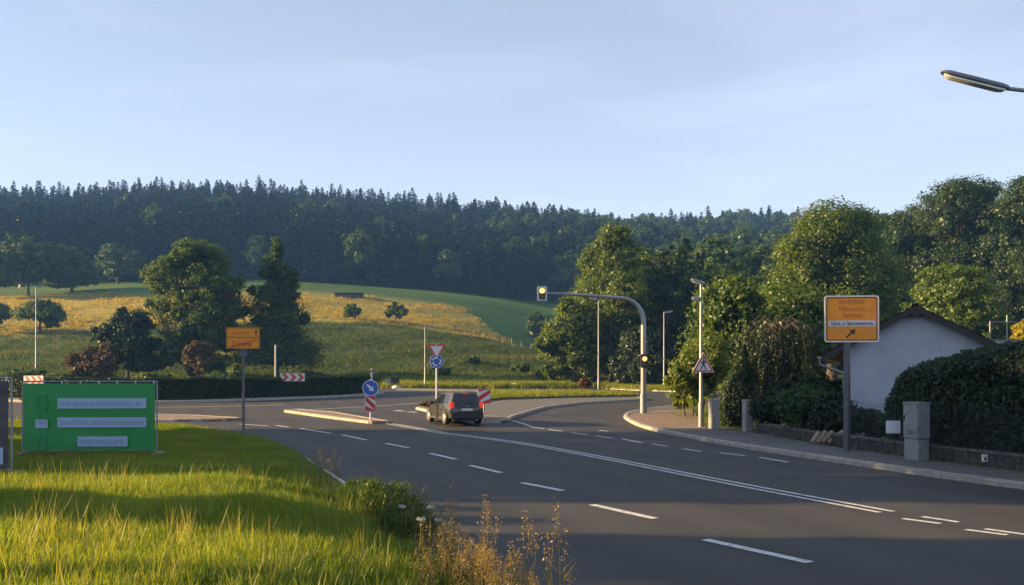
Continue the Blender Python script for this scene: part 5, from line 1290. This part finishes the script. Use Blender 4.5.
# ================================================================== SMALL THINGS
# pale pole below the conical tree, white marker post, bins, rocks
p = at(275.5, 94); o = thing('pale_pole', 'pale slim pole below the conical tree behind the hedge', 'pole', p)
MB().tube([(0, 0, -.2), (0, 0, zpx(345, 94) - p.z)], [.10, .085], 10).build('shaft', mat('pale_pole_paint', (.55, .54, .5), .6, .1), o, True); MB().tube([(0, 0, zpx(345, 94) - p.z), (0, 0, zpx(345, 94) - p.z + .06)], [.11, .07], 10).build('cap', M_galv, o, True)
p = at(371.5, 80); o = thing('marker_post', 'white marker post at the right end of the long hedge', 'post', p); MB().box(-.09, .09, -.05, .05, -.1, zpx(368, 80) - p.z, .02).build('shaft', M_white, o); MB().box(-.092, .092, -.053, .053, zpx(372, 80) - p.z, zpx(370.5, 80) - p.z).build('band', M_signblack, o)
p = at(388.5, 85); o = thing('litter_bin', 'grey litter bin beside the far pavement left of the thin lamp', 'bin', p); MB().box(-.28, .28, -.25, .25, .1, 1.0, .04).build('body', mat('bin_grey', (.25, .24, .22), .6, .1), o); MB().box(-.31, .31, -.28, .28, 1.0, 1.08, .02).build('lid', M_darksteel, o); MB().box(-.05, .05, -.05, .05, -.1, .1).build('foot', M_darksteel, o)
p = at(395.5, 85); o = thing('wheeled_bin', 'black bin right of the grey litter bin', 'bin', p); MB().box(-.36, .36, -.3, .3, .06, 1.0, .05).build('body', M_black, o); MB().box(-.4, .4, -.34, .34, 1.0, 1.07, .03).build('lid', M_black, o)
for sx in (-.28, .28): MB().tube([(sx - .04, .25, .1), (sx + .04, .25, .1)], .1, 12).build('wheel', M_black, o)
def rock(px, Y, s, label, m):
    bm = bmesh.new(); bmesh.ops.create_icosphere(bm, subdivisions=2, radius=1); r = random.Random(int(px))
    for v in bm.verts: v.co *= r.uniform(.82, 1.1); v.co = Vector((v.co.x * s, v.co.y * s * .7, v.co.z * s * .5 + s * .22))
    me = bpy.data.meshes.new('rock'); bm.to_mesh(me); bm.free(); me.materials.append(m); o = mobj('rock', me); o.location = at(px, Y); tag(o, label, 'rock')
M_rock = mat('pale_rock', (.62, .60, .56), .9, .12, 3, .4)
rock(514, 85.5, .75, 'larger pale rock on the grass bank behind the car', M_rock); rock(522, 85.2, .5, 'smaller pale rock right of the larger one on the grass bank', M_rock)
rock(396, 83.2, .45, 'white stone at the foot of the black bin', M_rock); rock(733, 32.2, .13, 'small white stone in the gate opening', M_rock)
# red flowering shrub by the trees, planting on the middle island
bush('red_shrub', 'small reddish shrub at the left foot of the street lamp under the arm', at(585, 79), [(0, 0, .5, .6, .5, .5), (.3, 0, .6, .3, .3, .3)], 900, .1, leafmat('red_leaves', (.12, .04, .02), (.2, .07, .03), .3))
q = G(428, 408, .11); bush('dry_shrub', 'dry brown plants on the island left of the car', q, [(0, 0, .16, .45, .3, .18), (.4, .1, .18, .35, .25, .2)], 500, .06, LF_brown)
# hut in the upper pasture
p = at(348, 205); o = thing('field_shelter', 'small low dark field shelter on the upper pasture', 'shelter', p)
MB().box(-3.2, 3.2, 0, 2.5, -.5, 1.1, .03).build('wall', mat('shelter_wood', (.055, .045, .045), .8, .2, 3), o); MB().add([(-3.5, -.3, 1.45), (3.5, -.3, 1.45), (3.5, 2.8, 1.2), (-3.5, 2.8, 1.2), (-3.5, -.3, 1.35), (3.5, -.3, 1.35), (3.5, 2.8, 1.1), (-3.5, 2.8, 1.1)], [(0, 1, 2, 3), (7, 6, 5, 4), (0, 4, 5, 1), (1, 5, 6, 2), (2, 6, 7, 3), (3, 7, 4, 0)]).build('roof', M_darksteel, o)
# pasture fence posts along the upper edge of the yellow meadow
r = random.Random(5)
base = None
for i in range(14):
    px = 455 + i * 9.5; Yp = 172 - i * 2.2; X = (px - CX) / F * Yp; pz = Vector((X, Yp, z1(X, Yp)))
    o = MB().tube([(0, 0, -.2), (r.uniform(-.05, .05), 0, 1.25)], [.09, .08], 7).build('fence_post', mat('weathered_wood', (.26, .24, .2), .9, .2, 6)); o.location = pz
    tag(o, 'weathered wooden pasture fence post along the edge of the yellow meadow', 'fence post', 'pasture fence posts on the slope')

# --- plants at the road edge in front
def stalk_mesh(h, seed, head_mat):
    r = np.random.default_rng(seed); m = MB(); pts = []; out = []
    for i in range(5):
        a = r.uniform(0, 6.28); l = r.uniform(.02, .12) * h; hh = h * r.uniform(.65, 1.1); d = Vector((math.cos(a), math.sin(a), 0)); b = Vector((r.normal(0, .05), r.normal(0, .05), -.03))
        m.tube([b, b + d * l * .3 + Vector((0, 0, hh * .5)), b + d * l + Vector((0, 0, hh))], [.0035, .003, .002], 4)
        for q in range(34):
            t = r.uniform(.68, 1.05); c = b + d * l * t * t + Vector((0, 0, hh * t)); wd = .018 * (1.1 - abs(t - .8) * 2.4) + .006; pts.append((c.x + r.normal(0, wd), c.y + r.normal(0, wd), c.z)); out.append((0, 0, 1))
        for q in range(4):
            t = r.uniform(.1, .5); a2 = r.uniform(0, 6.28); c = b + d * l * t * t + Vector((0, 0, hh * t)); e = c + Vector((math.cos(a2) * .14, math.sin(a2) * .14, .12)); pp = Vector((-math.sin(a2), math.cos(a2), 0)) * .006
            m.add([c - pp, c + pp, e + Vector((0, 0, .02))], [(0, 1, 2)])
    return m, np.array(pts), np.array(out)
spots = []
r = random.Random(12)
for i in range(44):
    px = r.uniform(425, 592); Y = r.uniform(6.2, 8.8); X = (px - CX) / F * Y
    if X > -.55 + (9 - Y) * .42 - .05: X = -.6 + (9 - Y) * .42 - r.uniform(0, .5)
    spots.append((X, Y, r.uniform(.30, .58)))
spots += [(.38, 6.9, .95), (-.25, 7.8, .8), (-.62, 8.4, .85), (-3.1, 14.6, .85), (-3.35, 15.0, .7), (-3.0, 14.0, .75), (-3.6, 15.3, .6), (.12, 7.2, .75)]
protos = []
for i in range(6):
    m, C, O = stalk_mesh(1.0, 500 + i, None); me1 = m.mesh('stems', leafmat('stalk_green', (.10, .10, .03), (.2, .17, .05), .3)); V, Q = leaves(C, O, .011, .3, .5, -1.5); protos.append((me1, fastmesh('seed_heads', V, Q, LGl)))
for i, (X, Y, h) in enumerate(spots):
    z = float(verge_z(np.array([[X, Y, 0]]))[0]); t = thing('dry_grass_stalks', 'clump of dry orange seed head grass stalks at the road edge in front', 'grass clump', (X, Y, z), r.uniform(0, 6.28), 'dry grass clumps at the road edge')
    if h > .9: t['label'] = 'tallest orange seed head stalk standing out against the road'
    elif Y > 13: t['label'] = 'thin dry stalks beside the white edge line above the leafy weeds'; t['group'] = 'stalks beside the edge line'
    a, b = protos[i % 6]; mobj('stems', a, t); mobj('seed_heads', b, t); t.scale = (1, 1, h)
LW = leafmat('weed_leaves', (.035, .07, .012), (.09, .13, .022), .4)
wb = [tuft_mesh('weed_blades', 60, .6, .16, .0055, LW, .5, 900 + s_) for s_ in range(4)]
for j, (x, y, rr, hh, lab) in enumerate(((-1.75, 12.1, .5, .95, 'tall dark green weed clump at the road edge, largest one'), (-2.35, 13.2, .42, .75, 'green weed clump behind the largest one at the road edge'), (-1.35, 10.7, .4, .75, 'low weed clump in front of the largest one at the road edge'))):
    z = float(verge_z(np.array([[x, y, 0]]))[0]); t = thing('weed_clump', lab, 'weeds', (x, y, z))
    for q in range(9):
        a = r.uniform(0, 6.28); d = rr * r.uniform(0, 1); e = mobj('blades', wb[q % 4], t, (math.cos(a) * d, math.sin(a) * d * .8, 0)); e.scale = (1, 1, hh * r.uniform(.7, 1.15)); e.rotation_euler = (0, 0, a)
    bl = [(0, 0, hh * .25, rr, rr * .8, hh * .28)]; mobj('leaves', crown_mesh('leaves', bl, 700, .035, LW, core=False, aspect=.3, droop=-1, flat=.2), t)
# white flowering umbels
for j, (px, Y, h) in enumerate(((428, 8.4, .62), (418, 8.2, .5), (400, 9.2, .5), (436, 8.9, .45))):
    X = (px - CX) / F * Y; z = float(verge_z(np.array([[X, Y, 0]]))[0]); t = thing('white_umbel', ('white flowering umbel, tallest of the four left of the dry stalks', 'white flowering umbel just left of the tallest one', 'white flowering umbel farthest left by the leafy weeds', 'low white flowering umbel beside the dry stalks')[j], 'flower', (X, Y, z), 0, 'white umbels in the verge')
    st_ = MB(); st_.tube([(0, 0, -.03), (.02, 0, h * .6), (.03, 0, h)], [.005, .004, .003], 5)
    pts = []
    for q in range(9):
        a = q * .7; e = (.03 + .03 * math.cos(a) * (q > 0), .03 * math.sin(a) * (q > 0), h + .03); st_.tube([(.03, 0, h), e], .0015, 4); pts += [(e[0] + r.gauss(0, .010), e[1] + r.gauss(0, .010), e[2] + r.gauss(0, .008)) for _ in range(14)]
    st_.build('stem', MATS['stalk_green'], t); V, Q = leaves(np.array(pts), np.tile([0, 0, 1.], (len(pts), 1)), .005, .3, .9); mobj('flower_head', fastmesh('flower_head', V, Q, mat('petal_white', (.55, .55, .48), .7, .05)), t)

# ------------------------------------------------------------------ haze
hz_ = MB().box(-465, 465, -62, 665, -3, 135).build('haze', None); hz_['kind'] = 'stuff'; hz_['label'] = 'thin bluish evening haze over the valley'
m = bpy.data.materials.new('haze'); m.use_nodes = True; N = m.node_tree.nodes; N.clear(); ou = N.new('ShaderNodeOutputMaterial'); pv = N.new('ShaderNodeVolumePrincipled')
pv.inputs['Color'].default_value = (.20, .46, 1.0, 1); pv.inputs['Density'].default_value = .00042; pv.inputs['Anisotropy'].default_value = 0.0
m.node_tree.links.new(pv.outputs[0], ou.inputs['Volume']); hz_.data.materials.append(m)
